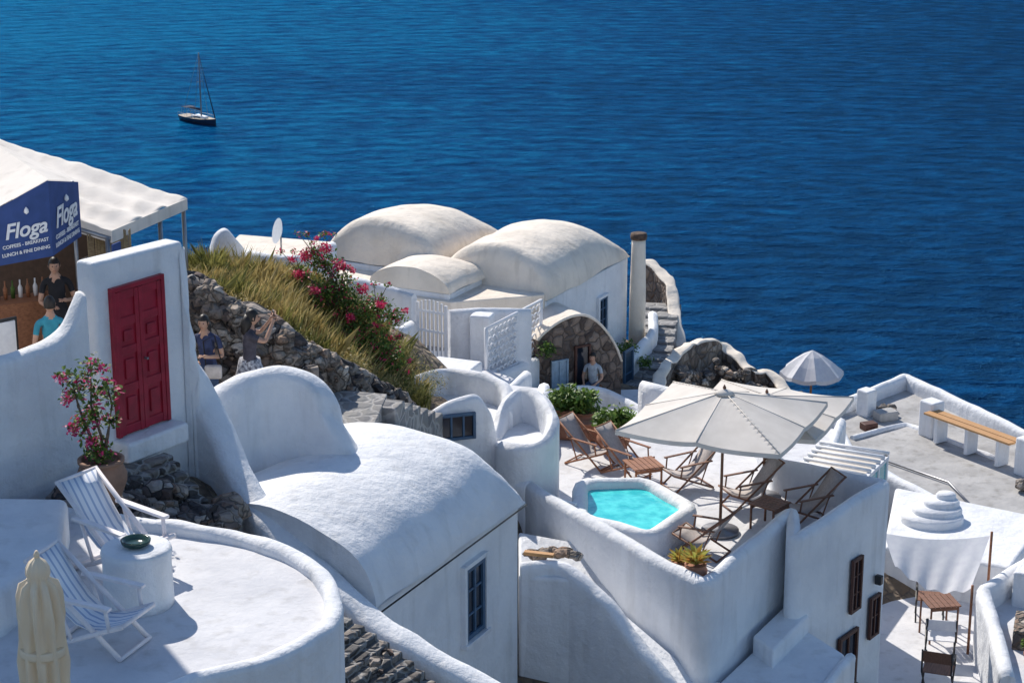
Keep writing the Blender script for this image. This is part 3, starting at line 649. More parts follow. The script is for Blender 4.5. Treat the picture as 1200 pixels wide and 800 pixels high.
for row in range(7):
    for cc in range(13):
        cx=(cc+.5*(row%2))*.185; cz=.06+row*.15
        pts=[fq(cx+.09+.09*math.cos(a),cz+.085*math.sin(a)) for a in [math.pi*k/8 for k in range(9)]]
        tubeVF(pts,[.018]*9,5,V,F)
mk("scallops",V,F,WHITEP,True)
for vv in(.02,1.12): tube("rail",[fq(0,vv),fq(LL,vv)],.035,WHITEP)
for uu in(0,LL): tube("post",[fq(uu,0),fq(uu,1.14)],.04,WHITEP)
# ================================================================= domed houses
R("domed_house")
ud=Vector((.464,.886,0)); wd=Vector((-.886,.464,0))
p0=Vector((.74,42.96,-12.2)); p1=p0+ud*4.3
vault("barrel_roof",p0,p1,2.75,1.08,CREAM,e0=.35,e1=2.0,over=.05)
q=[p0,p1,p1+wd*2.7,p0+wd*2.7]; prism("walls",[(v.x,v.y) for v in q],-16,-12.22,WHITE,bev=.04)
p0b=Vector((-1.85,44.2,-11.9)); p1b=p0b+ud*3.6
vault("barrel_roof",p0b,p1b,2.75,1.0,CREAM,e0=.4,e1=2.0,over=.05)
q=[p0b,p1b,p1b+wd*2.7,p0b+wd*2.7]; prism("walls",[(v.x,v.y) for v in q],-16,-11.92,WHITE,bev=.04)
p0c=Vector((-1.35,42.45,-11.9)); p1c=p0c+ud*1.9
vault("small_vault",p0c,p1c,2.0,.45,CREAM,e0=.0,e1=.8,over=.04)
q=[p0c,p1c,p1c+wd*2.0,p0c+wd*2.0]; prism("walls_small",[(v.x,v.y) for v in q],-16,-11.92,WHITE,bev=.03)
prism("flat_roof",[(-3.6,43.4),(-1.3,42.3),(.7,42.9),(1.6,47),(-.5,48),(-4.2,46)],-16,-12.05,CREAM,bev=.03)
ww=p0+ud*2.85; win("window",(ww.x,ww.y),ud,-13.65,-12.85,.42,BLUEP,GLASS,2,3,.05,WHITE)
R("chimney")
revolve("stack",[(.20,-14.6),(.19,-13),(.165,-11.95),(.165,-11.78)],(2.98,46.75,0),CREAM,20); revolve("cap",[(.19,-11.78),(.20,-11.72),(.19,-11.64),(.12,-11.62)],(2.98,46.75,0),simple("sooty_clay",(.16,.10,.07),.9,(.06,.04,.03)),20)
R("stone_arch_house")
sa=Vector((.55,41.75,0)); sb=Vector((2.4,42.8,0)); sd=(sb-sa)
V=[];F=[];n=20; zt=[]
for i in range(n+1):
    t=i/n; zz=-12.75+.42*math.sin(math.pi*min(1,t/.92))**.8 if t<.5 else -13.55+(.42+.8)*math.cos((t-.46)/.54*math.pi/2)**.75 if t<1 else -13.55
    zt.append(zz)
for dep in(0,1):
    off=Vector((-sd.y,sd.x,0)).normalized()*(1.3*dep)
    for i in range(n+1):
        p=sa+sd*i/n+off; V+=[(p.x,p.y,-15.2),(p.x,p.y,zt[i])]
k=2*(n+1)
for i in range(n):
    a=2*i; F+=[(a,a+2,a+3,a+1),(a+1,a+3,k+a+3,k+a+1),(k+a,k+a+1,k+a+3,k+a+2)]
F+=[(0,1,k+1,k),(2*n,2*n+k,2*n+k+1,2*n+1)]
o=mk("facade",V,F,[BROWNSTONE,CREAM])
for i,p in enumerate(o.data.polygons):
    if i<3*n and i%3==1: p.material_index=1
tube("arch_trim",[(sa.x+sd.x*i/n,sa.y+sd.y*i/n,zt[i]+.01) for i in range(n+1)],.03,CREAM)
sp=sa+sd*.25; win("shutter",(sp.x,sp.y),sd,-14.1,-13.25,.42,LBLUEP,LBLUEP,2,1,.04)
sp=sa+sd*.52; win("doorway",(sp.x,sp.y),sd,-14.2,-13.0,.4,BROWNP,GLASS,1,1,.05)
R("alley_wall")
ribbon("wall",[(2.65,44.6,-14.1),(3.0,45.6,-14.0),(3.35,46.6,-13.9),(3.4,47.6,-13.8)],.22,-16,WHITE)
R("blue_door"); win("door",(2.62,44.4),(.464,.886),-14.9,-13.75,.5,BLUEP,simple("navy_panel",(.02,.05,.09),.4),1,2,.06)
R("alley_shrub"); leaves("foliage",[(2.35,44.4,-13.75,.2),(2.7,45.0,-13.9,.2),(3.05,44.8,-14.2,.18),(.75,41.6,-12.9,.2)],1100,.08,[LEAF,LEAFL],wts=[.7,.3])
R("winding_stone_wall")
ribbon("wall",[(3.2,50.7,-13.3),(3.6,50.2,-13.3),(3.95,49.4,-13.5),(4.0,48.4,-13.95),(4.05,47.4,-14.4),(4.3,46.6,-14.8)],.30,-17,BROWNSTONE,n=8,amp=.06,capmat=CREAM,rr=.045)
ribbon("wall",[(2.75,42.2,-14.6),(3.2,43.6,-14.4),(3.6,45.0,-14.2),(4.2,46.2,-14.15),(5.0,47.2,-14.4),(5.4,46.9,-14.7),(5.7,46.4,-14.85)],.30,-17,GREYSTONE,n=8,amp=.07,capmat=CREAM,rr=.04)
ribbon("wall",[(5.7,46.4,-14.9),(6.1,46.6,-14.95),(6.4,46.2,-15.15),(6.6,45.4,-15.4),(6.9,44.8,-15.6)],.28,-18,BROWNSTONE,n=8,amp=.06,capmat=CREAM,rr=.04)
ribbon("wall",[(3.0,41.2,-14.3),(3.8,42.6,-14.5),(4.6,43.6,-14.8),(5.6,44.2,-15.1)],.28,-17,WHITE,n=8)
for i in range(80):
    t=random.random(); p=catmull([(2.9,42.2,-14.9),(3.4,43.6,-14.8),(3.8,45.0,-14.7),(4.5,46.0,-14.7),(5.4,46.5,-15.0),(6.3,45.6,-15.6)],15)[int(t*74)]
    rock((p.x+random.uniform(-.1,.3),p.y-.2-random.random()*.25,p.z+random.uniform(-.3,.25)),random.uniform(.08,.18),random.choice([GREYSTONE,WARMSTONE]))
R("alley_stairs")
for i in range(12): obox("step",(2.9+.07*i,43.3+.5*i,-14.9+.06*i),(.2,1,0),.52,1.0,.5,PATH,bev=.03)
R("lower_garden_wall")
ribbon("wall",[(.55,40.6,-13.6),(1.1,41.2,-13.6),(1.85,41.3,-13.65),(2.4,40.9,-13.75),(2.9,40.2,-13.85)],.2,-16,WHITE)
prism("terrace",[(.5,40.5),(1.1,41.2),(1.9,41.3),(3,40.1),(3.4,43.2),(1.2,43)],-16,-14.3,FLOOR,bev=0)
prism("block",[(.6,36.6),(2.6,36.4),(3.3,39.6),(.5,40)],-16,-13.6,WHITE)
R("white_house")
prism("block",[(4.0,39.5),(5.3,43.2),(7.2,42.2),(6.0,38.0)],-18,-14.85,FLOOR)
ribbon("parapet",[(4.0,39.5,-14.65),(5.3,43.2,-14.65),(7.2,42.2,-14.65),(6.0,38.0,-14.65)],.2,-18,WHITE,smooth=False,closed=True)
R("white_house")
prism("block",[(2.8,36.5),(3.9,39.2),(6.4,37.5),(5.2,35)],-18,-14.0,FLOOR)
R("glazed_pergola")
gp=[(4.75,33.1),(5.55,34.8),(6.7,34.2),(5.75,32.4)]
prism("base",gp,-18,-13.35,WHITE); 
cg=Vector((5.69,33.6))
for i in range(4):
    a=Vector(gp[i]);b2=Vector(gp[(i+1)%4]); a2=cg+(a-cg)*.95; b3=cg+(b2-cg)*.95
    for k in range(5):
        p=a2.lerp(b3,k/4); obox("post",(p.x,p.y,-12.98),(b2-a).to_3d(),.06,.06,.75,WHITEP)
    mid=(a2+b3)/2; obox("top_beam",(mid.x,mid.y,-12.6),(b2-a).to_3d(),(b3-a2).length+.05,.08,.07,WHITEP); obox("mid_beam",(mid.x,mid.y,-13.05),(b2-a).to_3d(),(b3-a2).length,.03,.03,WHITEP)
    obox("glass",(mid.x,mid.y,-12.98),(b2-a).to_3d(),(b3-a2).length-.02,.012,.7,TGLASS)
for i in range(9):
    a=Vector(gp[0]).lerp(Vector(gp[1]),i/8); b2=Vector(gp[3]).lerp(Vector(gp[2]),i/8); tube("roof_beam",[(a.x,a.y,-12.53),(b2.x,b2.y,-12.53)],.03,WHITEP,6)
prism("roof",[(5.69+(x-5.69)*.96,33.6+(y-33.6)*.96) for x,y in gp],-12.62,-12.59,UMBF,bev=0)
# ================================================================= right roof terrace
R("roof_terrace_house")
rp=[(7.3,44.7),(9.5,46.9),(11.3,43.0),(13.2,39.6),(10.4,37.6),(8.85,38.8),(7.4,41.8)]
prism("body",rp,-19,-15.5,GREYROOF,bev=0)
ribbon("parapet",[(7.3,44.7,-15.2),(9.5,46.9,-15.15),(11.3,43.0,-15.15),(13.2,39.6,-15.15)],.24,-20,WHITE,smooth=False)
ribbon("front_parapet",[(7.3,44.7,-15.3),(7.4,41.8,-15.3),(8.85,38.8,-15.3),(10.4,37.6,-15.25),(13,39.2,-15.25)],.24,-19,WHITE,smooth=False)
ribbon("inner_kerb",[(7.6,43.2,-15.42),(9.0,44.2,-15.42),(10.6,41.8,-15.42)],.14,-15.6,WHITE,smooth=False)
obox("pillar",(9.42,43.5,-15.1),(1,-1.4,0),.42,.4,.85,WHITE,bev=.05); obox("pillar",(11.0,41.0,-15.1),(1,-1.4,0),.45,.4,.85,WHITE,bev=.05)
obox("pillar",(8.2,44.9,-15.2),(1,.9,0),.35,.35,.65,WHITE,bev=.05)
obox("hatch",(8.6,44.6,-15.4),(1,.4,0),.5,.35,.22,GREYROOF,bev=.03); obox("duct",(8.1,43.9,-15.42),(1,.4,0),.35,.25,.16,BROWNP,bev=.02)
for i in range(7): rock((8.3+random.random()*.6,44.8+random.random()*.4,-15.4),.12,GREYSTONE)
rock((10.7,40.0,-15.35),.2,GREYSTONE); rock((10.95,39.8,-15.4),.14,GREYSTONE)
tube("roof_pipe",[(7.7,42.2,-15.45),(9.2,40.4,-15.45),(9.4,39.0,-15.45)],.025,METAL,6)
R("wooden_bench")
obox("seat_board",(10.15,42.3,-14.86),(1.5,-2.15,0),2.5,.2,.05,PLANK,bev=.01); obox("seat_board",(9.96,42.17,-14.86),(1.5,-2.15,0),2.5,.2,.05,PLANK,bev=.01)
for t in(-.9,0,.9): obox("support",(10.05+.57*t,42.24-.82*t,-15.18),(1.5,-2.15,0),.1,.35,.6,WHITE,bev=.02)
R("beach_parasol",(7.9,51.4,-18.25))
cyl("pole",(0,0,0),(0,0,2.25),.03,.03,TEAK)
V=[(0,0,2.30)];F=[];n=32
for j,(r,z) in enumerate([(.27,2.16),(.54,1.97),(.84,1.72),(.85,1.62)]):
    for k in range(n):
        a=2*math.pi*k/n; sg=abs(math.sin(4*a)); s_=1-.12*sg*r; V.append((r*s_*math.cos(a),r*s_*math.sin(a),z-.08*sg*r))
for k in range(n): F.append((0,1+k,1+(k+1)%n))
for j in range(3):
    for k in range(n): F.append((1+j*n+k,1+(j+1)*n+k,1+(j+1)*n+(k+1)%n,1+j*n+(k+1)%n))
mk("canopy",V,F,WCANVAS)
R("rounded_white_steps")
for i,(r,z) in enumerate(((.62,-15.04),(.50,-14.94),(.36,-14.84),(.2,-14.74))):
    revolve("tier",[(r,z-.5),(r,z-.04),(r-.03,z),(.01,z+.005)],(8.28+.11*i,37.6+.12*i,0),WHITE,32,.8)
R("white_house")
prism("block",[(7.1,36.3),(7.9,39.5),(10.6,37.8),(9.3,35.3)],-19,-15.2,WHITE,bev=.08)
R("shade_sail")
V=[];F=[];n=24
c_=[Vector((6.8,34.8,-14.3)),Vector((8.62,34.3,-14.15)),Vector((8.12,33.4,-14.8)),Vector((6.9,34.1,-14.65))]
for j in range(n+1):
    for i in range(n+1):
        u_=i/n;v_=j/n; p=(c_[0]*(1-u_)+c_[1]*u_)*(1-v_)+(c_[3]*(1-u_)+c_[2]*u_)*v_
        p.z-=.24*math.sin(math.pi*u_)*(.4+.6*v_)+.03*math.sin(u_*26+v_*3)*v_; V.append(p)
for j in range(n):
    for i in range(n): a=j*(n+1)+i; F.append((a,a+1,a+n+2,a+n+1))
mk("sailcloth",V,F,WCANVAS,True)
for p in c_[1:3]: tube("mast",[(p.x+.03,p.y,-16.05),(p.x+.03,p.y,p.z+.08)],.025,TEAK)
tube("guy_rope",[c_[0],(6.3,35.2,-13.9)],.01,METAL,5)
R("courtyard"); prism("floor",[(5.0,27),(6.1,31),(6.3,37),(11,37),(11,26)],-18,-16.05,FLOOR,bev=0)
R("courtyard_wall")
ribbon("wall",[(8.05,30.2,-14.9),(8.25,32.0,-14.85),(8.35,33.4,-14.75),(9.7,34.9,-14.7),(11.5,34.0,-14.7)],.26,-17,WHITE,smooth=False)
prism("roof",[(8.1,30.2),(8.4,33.4),(9.7,34.8),(12,34),(11,29)],-17,-15.2,FLOOR)
prism("stair_block",[(8.9,33.6),(9.6,34.9),(10.8,34.3),(10,33)],-17,-14.55,WHITE)
prism("stair_block",[(9.3,33.4),(9.9,34.6),(10.9,34.1),(10.2,32.9)],-17,-14.3,WHITE)
obox("stone_infill",(8.75,32.2,-15.1),(.3,1,0),.9,.25,.5,WARMSTONE,bev=.03)
planter("potted_plant",(8.75,31.3,-15.2),'b',.8)
lowtable((7.75,34.1,-16.05),rad(10),DTEAK,.6,.72)
chair_director((7.6,33.2,-16.05),rad(80),BLACKP,WCANVAS); chair_director((7.75,34.9,-16.05),rad(-100),BLACKP,DTEAK); chair_director((7.3,31.9,-16.05),rad(70),BLACKP,DTEAK)
# ================================================================= upper left
R("white_house")
prism("block",[(-5.5,37.0),(-3.9,36.2),(-3.4,38),(-5.3,38.6)],-13,-9.62,CREAM)
ribbon("arched_parapet",[(-5.62,36.8,-9.5),(-5.5,36.85,-9.22),(-5.3,36.9,-9.1),(-5.12,36.95,-9.3),(-5.0,37.0,-9.5)],.3,-10.4,WHITE,n=6)
ribbon("parapet",[(-4.9,36.6,-9.42),(-4.5,36.3,-9.42),(-3.9,36.1,-9.40),(-3.4,37.6,-9.5)],.2,-12,WHITE,smooth=False)
R("satellite_dish",(-4.3,37.0,-9.6),0,.85)
tube("mast",[(0,0,0),(0,0,.45)],.02,METAL)
o=revolve("dish",[(.01,0),(.15,.02),(.28,.08),(.285,.085)],(0,0,0),WHITEP,24); o.location=(0,0,.5); o.rotation_euler=(rad(75),0,rad(-65))
R("restaurant_terrace")
prism("floor",[(-14,25.5),(-6.6,25.2),(-5.7,25.5),(-5.3,27.5),(-5.3,30),(-6,33),(-14,34)],-12,-9.33,PATH,bev=.02)
prism("back_wall",[(-9,31.6),(-6.3,31.0),(-6.3,31.25),(-9,31.85)],-10,-7.2,simple("brown_interior",(.10,.06,.04),.8))
obox("counter",(-7.4,29.2,-8.8),(1,.5,0),1.4,.5,1.05,TEAK,bev=.02)
for i in range(12): revolve("bottle",[(.03,0),(.035,.15),(.012,.2),(.012,.27)],(-7.9+i*.1,29.0+i*.05,-8.27),random.choice([TEAK,LEAF,GLASS,WHITEP]),8)
obox("menu_board",(-6.95,26.9,-8.2),(1,.9,0),.3,.03,.5,WHITEP); obox("menu_board_frame",(-6.96,26.94,-8.2),(1,.9,0),.36,.03,.58,BLACKP)
R("cafe_awning")
a0=Vector((-8.1,26.35,0)); a1_=Vector((-6.39,27.61,0)); a2_=Vector((-6.22,28.75,0))
def quad(n,P,mat): 
    o=mk(n,P,[(0,1,2,3)],mat); s_=o.modifiers.new("s","SOLIDIFY"); s_.thickness=.02; s_.offset=-1; return o
zl=-7.2
quad("valance",[(a0.x,a0.y,zl-.05),(a1_.x,a1_.y,zl),(a1_.x,a1_.y,-6.13),(a0.x,a0.y,-6.95)],NAVY)
quad("side_valance",[(a1_.x,a1_.y,zl),(a2_.x,a2_.y,zl),(a2_.x,a2_.y,-6.40),(a1_.x,a1_.y,-6.13)],NAVY)
mk("canopy_top",[(a0.x,a0.y,-6.93),(a1_.x,a1_.y,-6.11),(a2_.x,a2_.y,-6.38),(-7.6,29.6,-6.0),(-9,28.2,-6.1)],[(0,1,3,4),(1,2,3)],AWN)
tube("post",[(a2_.x-.1,a2_.y+.05,-9.3),(a2_.x-.1,a2_.y+.05,-6.4)],.03,METAL)
def text(s,c,d,size,mat,shear=0,up=(0,0,1)):
    cu=bpy.data.curves.new("lettering","FONT"); cu.body=s; cu.size=size; cu.align_x='CENTER'; cu.align_y='CENTER'; cu.extrude=.003; cu.shear=shear; cu.offset=.004*size/.2
    cu.materials.append(mat); o=bpy.data.objects.new("lettering",cu); COL.objects.link(o); o.parent=CUR
    d=Vector(d).normalized(); u=Vector(up); nn_=d.cross(u).normalized(); u=nn_.cross(d).normalized()
    M=Matrix((d,u,nn_)).transposed().to_4x4(); M.translation=Vector(c)+nn_*.015; o.matrix_world=M; return o
dd=(a1_-a0); dv=dd.normalized()
tl=Vector((dv.x,dv.y,.05))
def onp(s_,z): p=a1_-dv*s_; return (p.x,p.y,z)
text("Floga",onp(.38,-6.76),tl,.30,WHITEP,.25)
text("COFFEES - BREAKFAST",onp(.39,-6.96),tl,.068,WHITEP); text("LUNCH & FINE DINING",onp(.39,-7.07),tl,.068,WHITEP)
d2=(a2_-a1_).normalized(); mid=(a1_+a2_)/2
text("Floga",(mid.x,mid.y,-6.72),d2,.40,WHITEP,.25); text("COFFEES - BREAKFAST",(mid.x,mid.y,-6.97),d2,.09,WHITEP); text("LUNCH & FINE DINING",(mid.x,mid.y,-7.08),d2,.09,WHITEP)
for c_2 in(onp(.36,-6.50),(mid.x+.012,mid.y,-6.50)):
    revolve("emblem_mark",[(.0,-.05),(.035,-.02),(.03,.02),(.0,.06)],Vector(c_2)+Vector((.02,-.02,0)),WHITEP,10)
R("canvas_canopy")
K=[Vector((-8.6,33.6,-6.75)),Vector((-5.15,31.6,-7.3)),Vector((-5.8,28.75,-7.12)),Vector((-8.9,30.1,-6.55))]
V=[];F=[];n=60
for j in range(n+1):
    for i in range(n+1):
        u_=i/n;v_=j/n; p=(K[0]*(1-u_)+K[1]*u_)*(1-v_)+(K[3]*(1-u_)+K[2]*u_)*v_
        p.z-=.09*(math.sin(v_*math.pi*3)**2)+.02*math.sin(u_*9+v_*5)+.010*noise.noise(Vector((u_*14,v_*5,1)))*3; V.append(p)
for j in range(n):
    for i in range(n): a=j*(n+1)+i; F.append((a,a+1,a+n+2,a+n+1))
o=mk("canopy",V,F,AWN,True); s_=o.modifiers.new("s","SOLIDIFY"); s_.thickness=.02
for a,b2 in((1,2),(3,2)):
    quad("valance",[tuple(K[a]+Vector((0,0,-.18))),tuple(K[b2]+Vector((0,0,-.18))),tuple(K[b2]+Vector((0,0,.0))),tuple(K[a])],AWN)
for t in(0,.33,.67,1):
    p=K[1].lerp(K[2],t); q2=K[0].lerp(K[3],t); tube("beam",[p+Vector((0,0,-.12)),q2+Vector((0,0,-.12))],.035,METAL)
    if t in(0,.33,1): tube("post",[(p.x-.05,p.y,-9.3),(p.x-.05,p.y,p.z-.1)],.035,METAL)
R("bamboo_screen")
V=[];F=[]
for i in range(46):
    t=i/45; x=-6.15+.55*t; y=28.85+.35*t; tubeVF([(x,y,-8.5),(x+random.uniform(-.01,.01),y,-7.25+random.uniform(-.06,.06))],[.012,.012],5,V,F)
mk("canes",V,F,wood("bamboo",(.42,.30,.15),(.25,.16,.08)),True)
obox("small_sign",(-5.66,28.4,-7.45),(.4,1,0),.22,.03,.48,NAVY,bev=.01)
R("offview_shadow_house")  # unseen house left of frame, added to cast shade on the round terrace
prism("walls",[(-13,21.6),(-6.75,22.6),(-6.75,25.1),(-13,25.3)],-12,-1.2,WHITE,bev=.08)
win("window",(-8.6,22.3),(1,.16),-5,-3.8,.8,BLUEP); win("window",(-10.6,21.98),(1,.16),-5,-3.8,.8,BLUEP); win("door",(-9.6,22.14),(1,.16),-8.2,-6.1,.95,BLUEP)
# ================================================================= people
def person(name,loc,yaw,top,bottom,hairlong=False,pose="stand",h=1.68,sleeves=False):
    R(name,loc,yaw,h/1.7)
    J={'pel':(0,0,.95),'wai':(0,0,1.1),'che':(0,.01,1.28),'nkb':(0,0,1.43),'nk':(0,.015,1.52),'hd':(0,.03,1.58)}
    for s,n in((-1,'l'),(1,'r')):
        J['sh'+n]=(s*.17,0,1.40);J['el'+n]=(s*.23,-.03,1.13);J['wr'+n]=(s*.22,.10,.92);J['pa'+n]=(s*.215,.14,.85)
        J['hp'+n]=(s*.09,0,.90);J['kn'+n]=(s*.1,.03,.50);J['an'+n]=(s*.1,-.01,.09);J['to'+n]=(s*.12,.15,.035)
    if pose=="photo":
        for s,n in((-1,'l'),(1,'r')): J['el'+n]=(s*.25,.2,1.33);J['wr'+n]=(s*.10,.33,1.55);J['pa'+n]=(s*.07,.36,1.62)
    if pose=="bent":
        for s,n in((-1,'l'),(1,'r')): J['el'+n]=(s*.24,.05+s*.03,1.14);J['wr'+n]=(s*.12,.28-s*.04,1.16-s*.05);J['pa'+n]=(s*.07,.34-s*.05,1.18-s*.06)
    if pose=="sit":
        for k in list(J): J[k]=(J[k][0],J[k][1],J[k][2]-.45)
        for s,n in((-1,'l'),(1,'r')):
            J['hp'+n]=(s*.09,0,.5);J['kn'+n]=(s*.11,.42,.5);J['an'+n]=(s*.11,.40,.09);J['to'+n]=(s*.12,.55,.035)
            J['el'+n]=(s*.24,.03,.70);J['wr'+n]=(s*.14,.28,.60);J['pa'+n]=(s*.11,.35,.58)
    if pose!="sit":   # weight on one leg, slight lean
        J['knl']=(-.12,.09,.50); J['anl']=(-.15,.03,.09); J['tol']=(-.19,.18,.035)
        for k_ in('nkb','nk','hd'): J[k_]=(J[k_][0]+.015,J[k_][1]+.02,J[k_][2])
    Rd={'pel':.135,'wai':.115,'che':.135,'nkb':.085,'nk':.052,'hd':.055,'sh':.062,'el':.040,'wr':.026,'pa':.034,'hp':.10,'kn':.058,'an':.036,'to':.034}
    ks=list(J); E=[('pel','wai'),('wai','che'),('che','nkb'),('nkb','nk'),('nk','hd')]
    for n in 'lr': E+=[('nkb','sh'+n),('sh'+n,'el'+n),('el'+n,'wr'+n),('wr'+n,'pa'+n),('pel','hp'+n),('hp'+n,'kn'+n),('kn'+n,'an'+n),('an'+n,'to'+n)]
    me=bpy.data.meshes.new("body"); me.from_pydata([J[k] for k in ks],[(ks.index(a),ks.index(b)) for a,b in E],[])
    o=bpy.data.objects.new("tmp",me); COL.objects.link(o); o.modifiers.new("sk","SKIN"); sb_=o.modifiers.new("ss","SUBSURF"); sb_.levels=2
    for i,k in enumerate(ks):
        r=Rd.get(k) or Rd[k[:2]]; sv=me.skin_vertices[0].data[i]; sv.radius=(r,r*.85); sv.use_root=(k=='pel')
    dg=bpy.context.evaluated_depsgraph_get(); me2=bpy.data.meshes.new_from_object(o.evaluated_get(dg)); bpy.data.objects.remove(o)
    me2.materials.clear()
    SH=simple("shoe",(.04,.04,.04),.5)
    for m_ in(SKIN,top,bottom,SH): me2.materials.append(m_)
    def seg(p,a,b):
        a=Vector(a);b=Vector(b);ab=b-a;t=max(0,min(1,(p-a).dot(ab)/ab.length_squared)); return (p-(a+ab*t)).length,t
    for p in me2.polygons:
        bd=9;lab=None
        for a,b in E:
            dd_,t=seg(p.center,J[a],J[b])
            if dd_<bd: bd=dd_;lab=(a,b,t)
        a,b,t=lab; mi=1
        if a=='nk' or (a=='nkb' and b=='nk'): mi=0
        elif a[:2]=='el' or a[:2]=='wr': mi=1 if (sleeves and a[:2]=='el') else 0
        elif a[:2]=='sh': mi=1 if (t<.55 or sleeves) else 0
        elif a[:2] in('hp','kn') or (a=='pel' and b!='wai'): mi=2
        elif a[:2]=='an': mi=3
        elif a=='pel' and t<.3: mi=2
        p.material_index=mi; p.use_smooth=True
    bo=bpy.data.objects.new("body",me2); COL.objects.link(bo); bo.parent=CUR
    hc=Vector(J['hd'])+Vector((0,.01,.06))
    bm=bmesh.new(); bmesh.ops.create_uvsphere(bm,u_segments=24,v_segments=18,radius=1)
    for v in bm.verts:
        c=v.co; x,y,z=c.x*.074,c.y*.092,c.z*.115
        if c.z<-.2 : x*=1-.25*(-c.z-.2); y*=1-.1*(-c.z)
        if c.y>.85 and -.35<c.z<.1 and abs(c.x)<.22: y+=.022*(1-abs(c.x)/.22)
        if c.y>.8 and .05<c.z<.25 and .25<abs(c.x)<.55: y-=.008
        if c.y>.8 and -.55<c.z<-.42 and abs(c.x)<.3: y+=.006
        v.co=Vector((x,y,z))+hc
    me=bpy.data.meshes.new("head"); bm.to_mesh(me); bm.free(); me.materials.append(SKIN)
    for p in me.polygons: p.use_smooth=True
    ho=bpy.data.objects.new("head",me); COL.objects.link(ho); ho.parent=CUR
    for s in(-1,1):
        revolve("eye",[(.002,-.008),(.011,0),(.002,.008)],hc+Vector((s*.028,.082,.012)),BLACKP,8); revolve("ear",[(.004,-.03),(.014,0),(.004,.03)],hc+Vector((s*.075,0,0)),SKIN,8)
    obox("mouth",hc+Vector((0,.083,-.052)),(1,0,0),.04,.008,.01,simple("lips",(.4,.13,.11),.5))
    V=[];F=[]; nn_=20; rings=9
    for i in range(rings+1):
        for k in range(nn_):
            t=2*math.pi*k/nn_; fy=math.sin(t)
            low= .62 if fy>.35 else 1.0
            ph2=math.pi/2-(i/rings)*(math.pi*.62*low)
            V.append(hc+Vector((.083*math.cos(ph2)*math.cos(t),.101*math.cos(ph2)*math.sin(t)-.006,.124*math.sin(ph2)+.004)))
    for i in range(rings):
        for k in range(nn_): F.append((i*nn_+k,(i+1)*nn_+k,(i+1)*nn_+(k+1)%nn_,i*nn_+(k+1)%nn_))
    mk("hair",V,F,HAIR,True)
    if hairlong: tube("long_hair",[hc+Vector((0,-.04,.03)),hc+Vector((0,-.085,-.08)),hc+Vector((0,-.10,-.2)),hc+Vector((0,-.10,-.32))],[.07,.085,.08,.03],HAIR,12)
    V=[];F=[]
    for s,n in((-1,'l'),(1,'r')):
        pa=Vector(J['pa'+n]);wr=Vector(J['wr'+n]);dr=(pa-wr).normalized(); sd=dr.cross(Vector((0,0,1)) if abs(dr.z)<.8 else Vector((1,0,0))).normalized(); cu=dr.cross(sd)
        for k,ln in enumerate((.07,.08,.075,.058)):
            b0=pa+sd*(k-1.5)*.018+dr*.01; b1=b0+dr*ln*.55+cu*.008; b2=b1+dr*ln*.4+cu*.028; tubeVF([b0,b1,b2],[.0095,.0085,.006],6,V,F)
        b0=pa-dr*.03+sd*.028; tubeVF([b0,b0+sd*.025+dr*.03,b0+sd*.03+dr*.06],[.011,.01,.007],6,V,F)
    mk("fingers",V,F,SKIN,True)
    return J
BLK=simple("black_cloth",(.02,.02,.025),.9); TEAL=simple("teal_cloth",(.05,.32,.42),.9,(.04,.25,.34)); DENIM=simple("denim",(.05,.09,.18),.9)
PAT=simple("patterned_cloth",(.70,.70,.72),.9,(.12,.12,.15),22); NAVYC=simple("navy_cloth",(.03,.04,.08),.9); DKTOP=simple("charcoal_top",(.09,.08,.10),.9,(.05,.045,.06))
BLUEC=simple("blue_top",(.05,.07,.16),.9,(.03,.035,.08))
person("woman",(-4.32,27.7,-9.78),rad(170),BLUEC,DENIM,True,"bent",1.66,False)
R("shoulder_bag",(-4.2,27.42,-8.83)); obox("bag",(0,0,0),(1,0,0),.24,.1,.2,simple("pale_leather",(.6,.55,.52),.6),bev=.03); tube("strap",[(-.1,0,.08),(-.14,.1,.42),(.02,.12,.5),(.12,.05,.08)],.01,BLK,6)
person("woman",(-3.74,27.85,-9.78),rad(-75),DKTOP,PAT,True,"photo",1.68,False)
R("camera_phone",(-3.74+.36*.97,27.85+.36*.26,-9.78+1.66)); obox("phone",(0,0,0),(.26,-.97,0),.14,.012,.075,BLACKP,bev=.004)
R("skirt",(-3.74,27.85,-9.78)); revolve("cloth",[(.30,.35),(.25,.6),(.19,.85),(.15,1.02)],(0,0,0),PAT,24,.85)
person("man",(-6.62,28.7,-9.33),rad(195),BLK,BLK,False,"bent",1.78)
person("man",(-6.35,27.0,-9.38),rad(20),TEAL,DENIM,False,"stand",1.70)
person("seated_person",(1.75,42.1,-14.3),rad(160),simple("pale_shirt",(.5,.55,.6),.9),DENIM,False,"sit",1.55)
R("garden_stool",(1.75,42.15,-14.3)); obox("seat",(0,0,.36),(1,0,0),.4,.35,.05,TEAK,bev=.01)
for a in(-1,1):
    for b2 in(-1,1): tube("leg",[(a*.16,b2*.14,.34),(a*.17,b2*.15,0)],.02,TEAK)
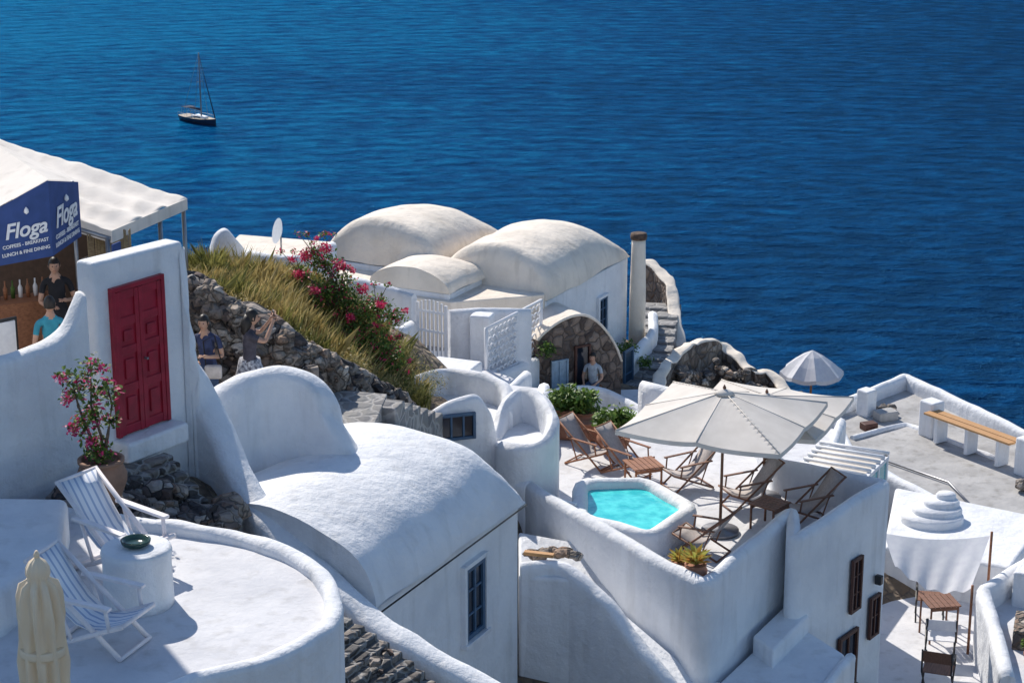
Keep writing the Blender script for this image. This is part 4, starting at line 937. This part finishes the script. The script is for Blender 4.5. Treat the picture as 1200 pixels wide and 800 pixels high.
# ================================================================= sailboat
ang=math.atan2(-8.5,8.4)
R("sailboat",(-67.5,436,-84),ang,1.0)
HULL=simple("dark_hull",(.02,.03,.06),.25); DECK=simple("deck_wood",(.45,.36,.27),.6)
V=[];F=[];st_=[(-5.8,1.3,1.15),(-4.5,1.65,1.1),(-2.5,1.9,1.1),(0,1.95,1.15),(2.5,1.6,1.25),(4.5,.85,1.4),(5.8,.18,1.55),(6.1,.04,1.6)]
for x,bw,fb in st_:
    for k in range(9):
        t=-1+2*k/8; s_=1 if t>0 else -1; a=abs(t)
        V.append((x,s_*bw*(a**.5) if a else 0,-.5+(fb+.5)*a**1.6))
for i in range(len(st_)-1):
    for k in range(8): a=i*9+k; F.append((a,a+9,a+10,a+1))
F.append(tuple(range(9)))
mk("hull",V,F,HULL,True)
V=[];F=[]
for x,bw,fb in st_: V+=[(x,-bw*.98,fb-.03),(x,bw*.98,fb-.03)]
for i in range(len(st_)-1): F.append((2*i,2*i+2,2*i+3,2*i+1))
mk("deck",V,F,DECK)
prism("cabin",[(-1.5,-1.0),(2.6,-.65),(3.0,0),(2.6,.65),(-1.5,1.0)],1.1,1.65,WHITEP,bev=.1)
for s in(-1,1): obox("cabin_window",(.6,s*.91,1.42),(1,-.085*s,0),2.2,.03,.18,GLASS)
cyl("mast",(1.0,0,1.2),(1.0,0,15.2),.16,.13,simple("grey_mast",(.22,.22,.24),.5)); tube("boom",[(1,0,2.7),(-4,0,2.8)],.09,METAL); tube("furled_mainsail",[(.8,0,2.95),(-1.5,0,3.0),(-3.9,0,2.98)],[.24,.2,.1],NAVYC)
tube("furled_jib",[(5.9,0,1.7),(1.1,0,14.6)],[.13,.06],NAVYC,8); tube("backstay",[(-5.7,0,1.2),(1,0,15)],.03,METAL,5)
for s in(-1,1):
    tube("shroud",[(1,s*1.8,1.2),(1,s*.8,9),(1,0,14.5)],.03,METAL,5); tube("spreader",[(1,0,9),(1,s*.8,9)],.04,METAL,5)
obox("bimini",(-3.6,0,3.0),(1,0,0),2.0,2.4,.08,NAVYC,bev=.03)
for s in(-1,1):
    for x in(-4.5,-2.7): tube("bimini_leg",[(x,s*1.15,1.1),(x,s*1.15,3.0)],.03,METAL,5)
    tube("lifeline",[(-5.6,s*1.3,1.8),(0,s*1.9,1.8),(4.5,s*.9,2.0),(5.9,0,2.2)],.03,METAL,5)
    for x,bw,fb in st_[:6]: tube("stanchion",[(x,s*bw*.96,fb),(x,s*bw*.96,fb+.65)],.025,METAL,5)
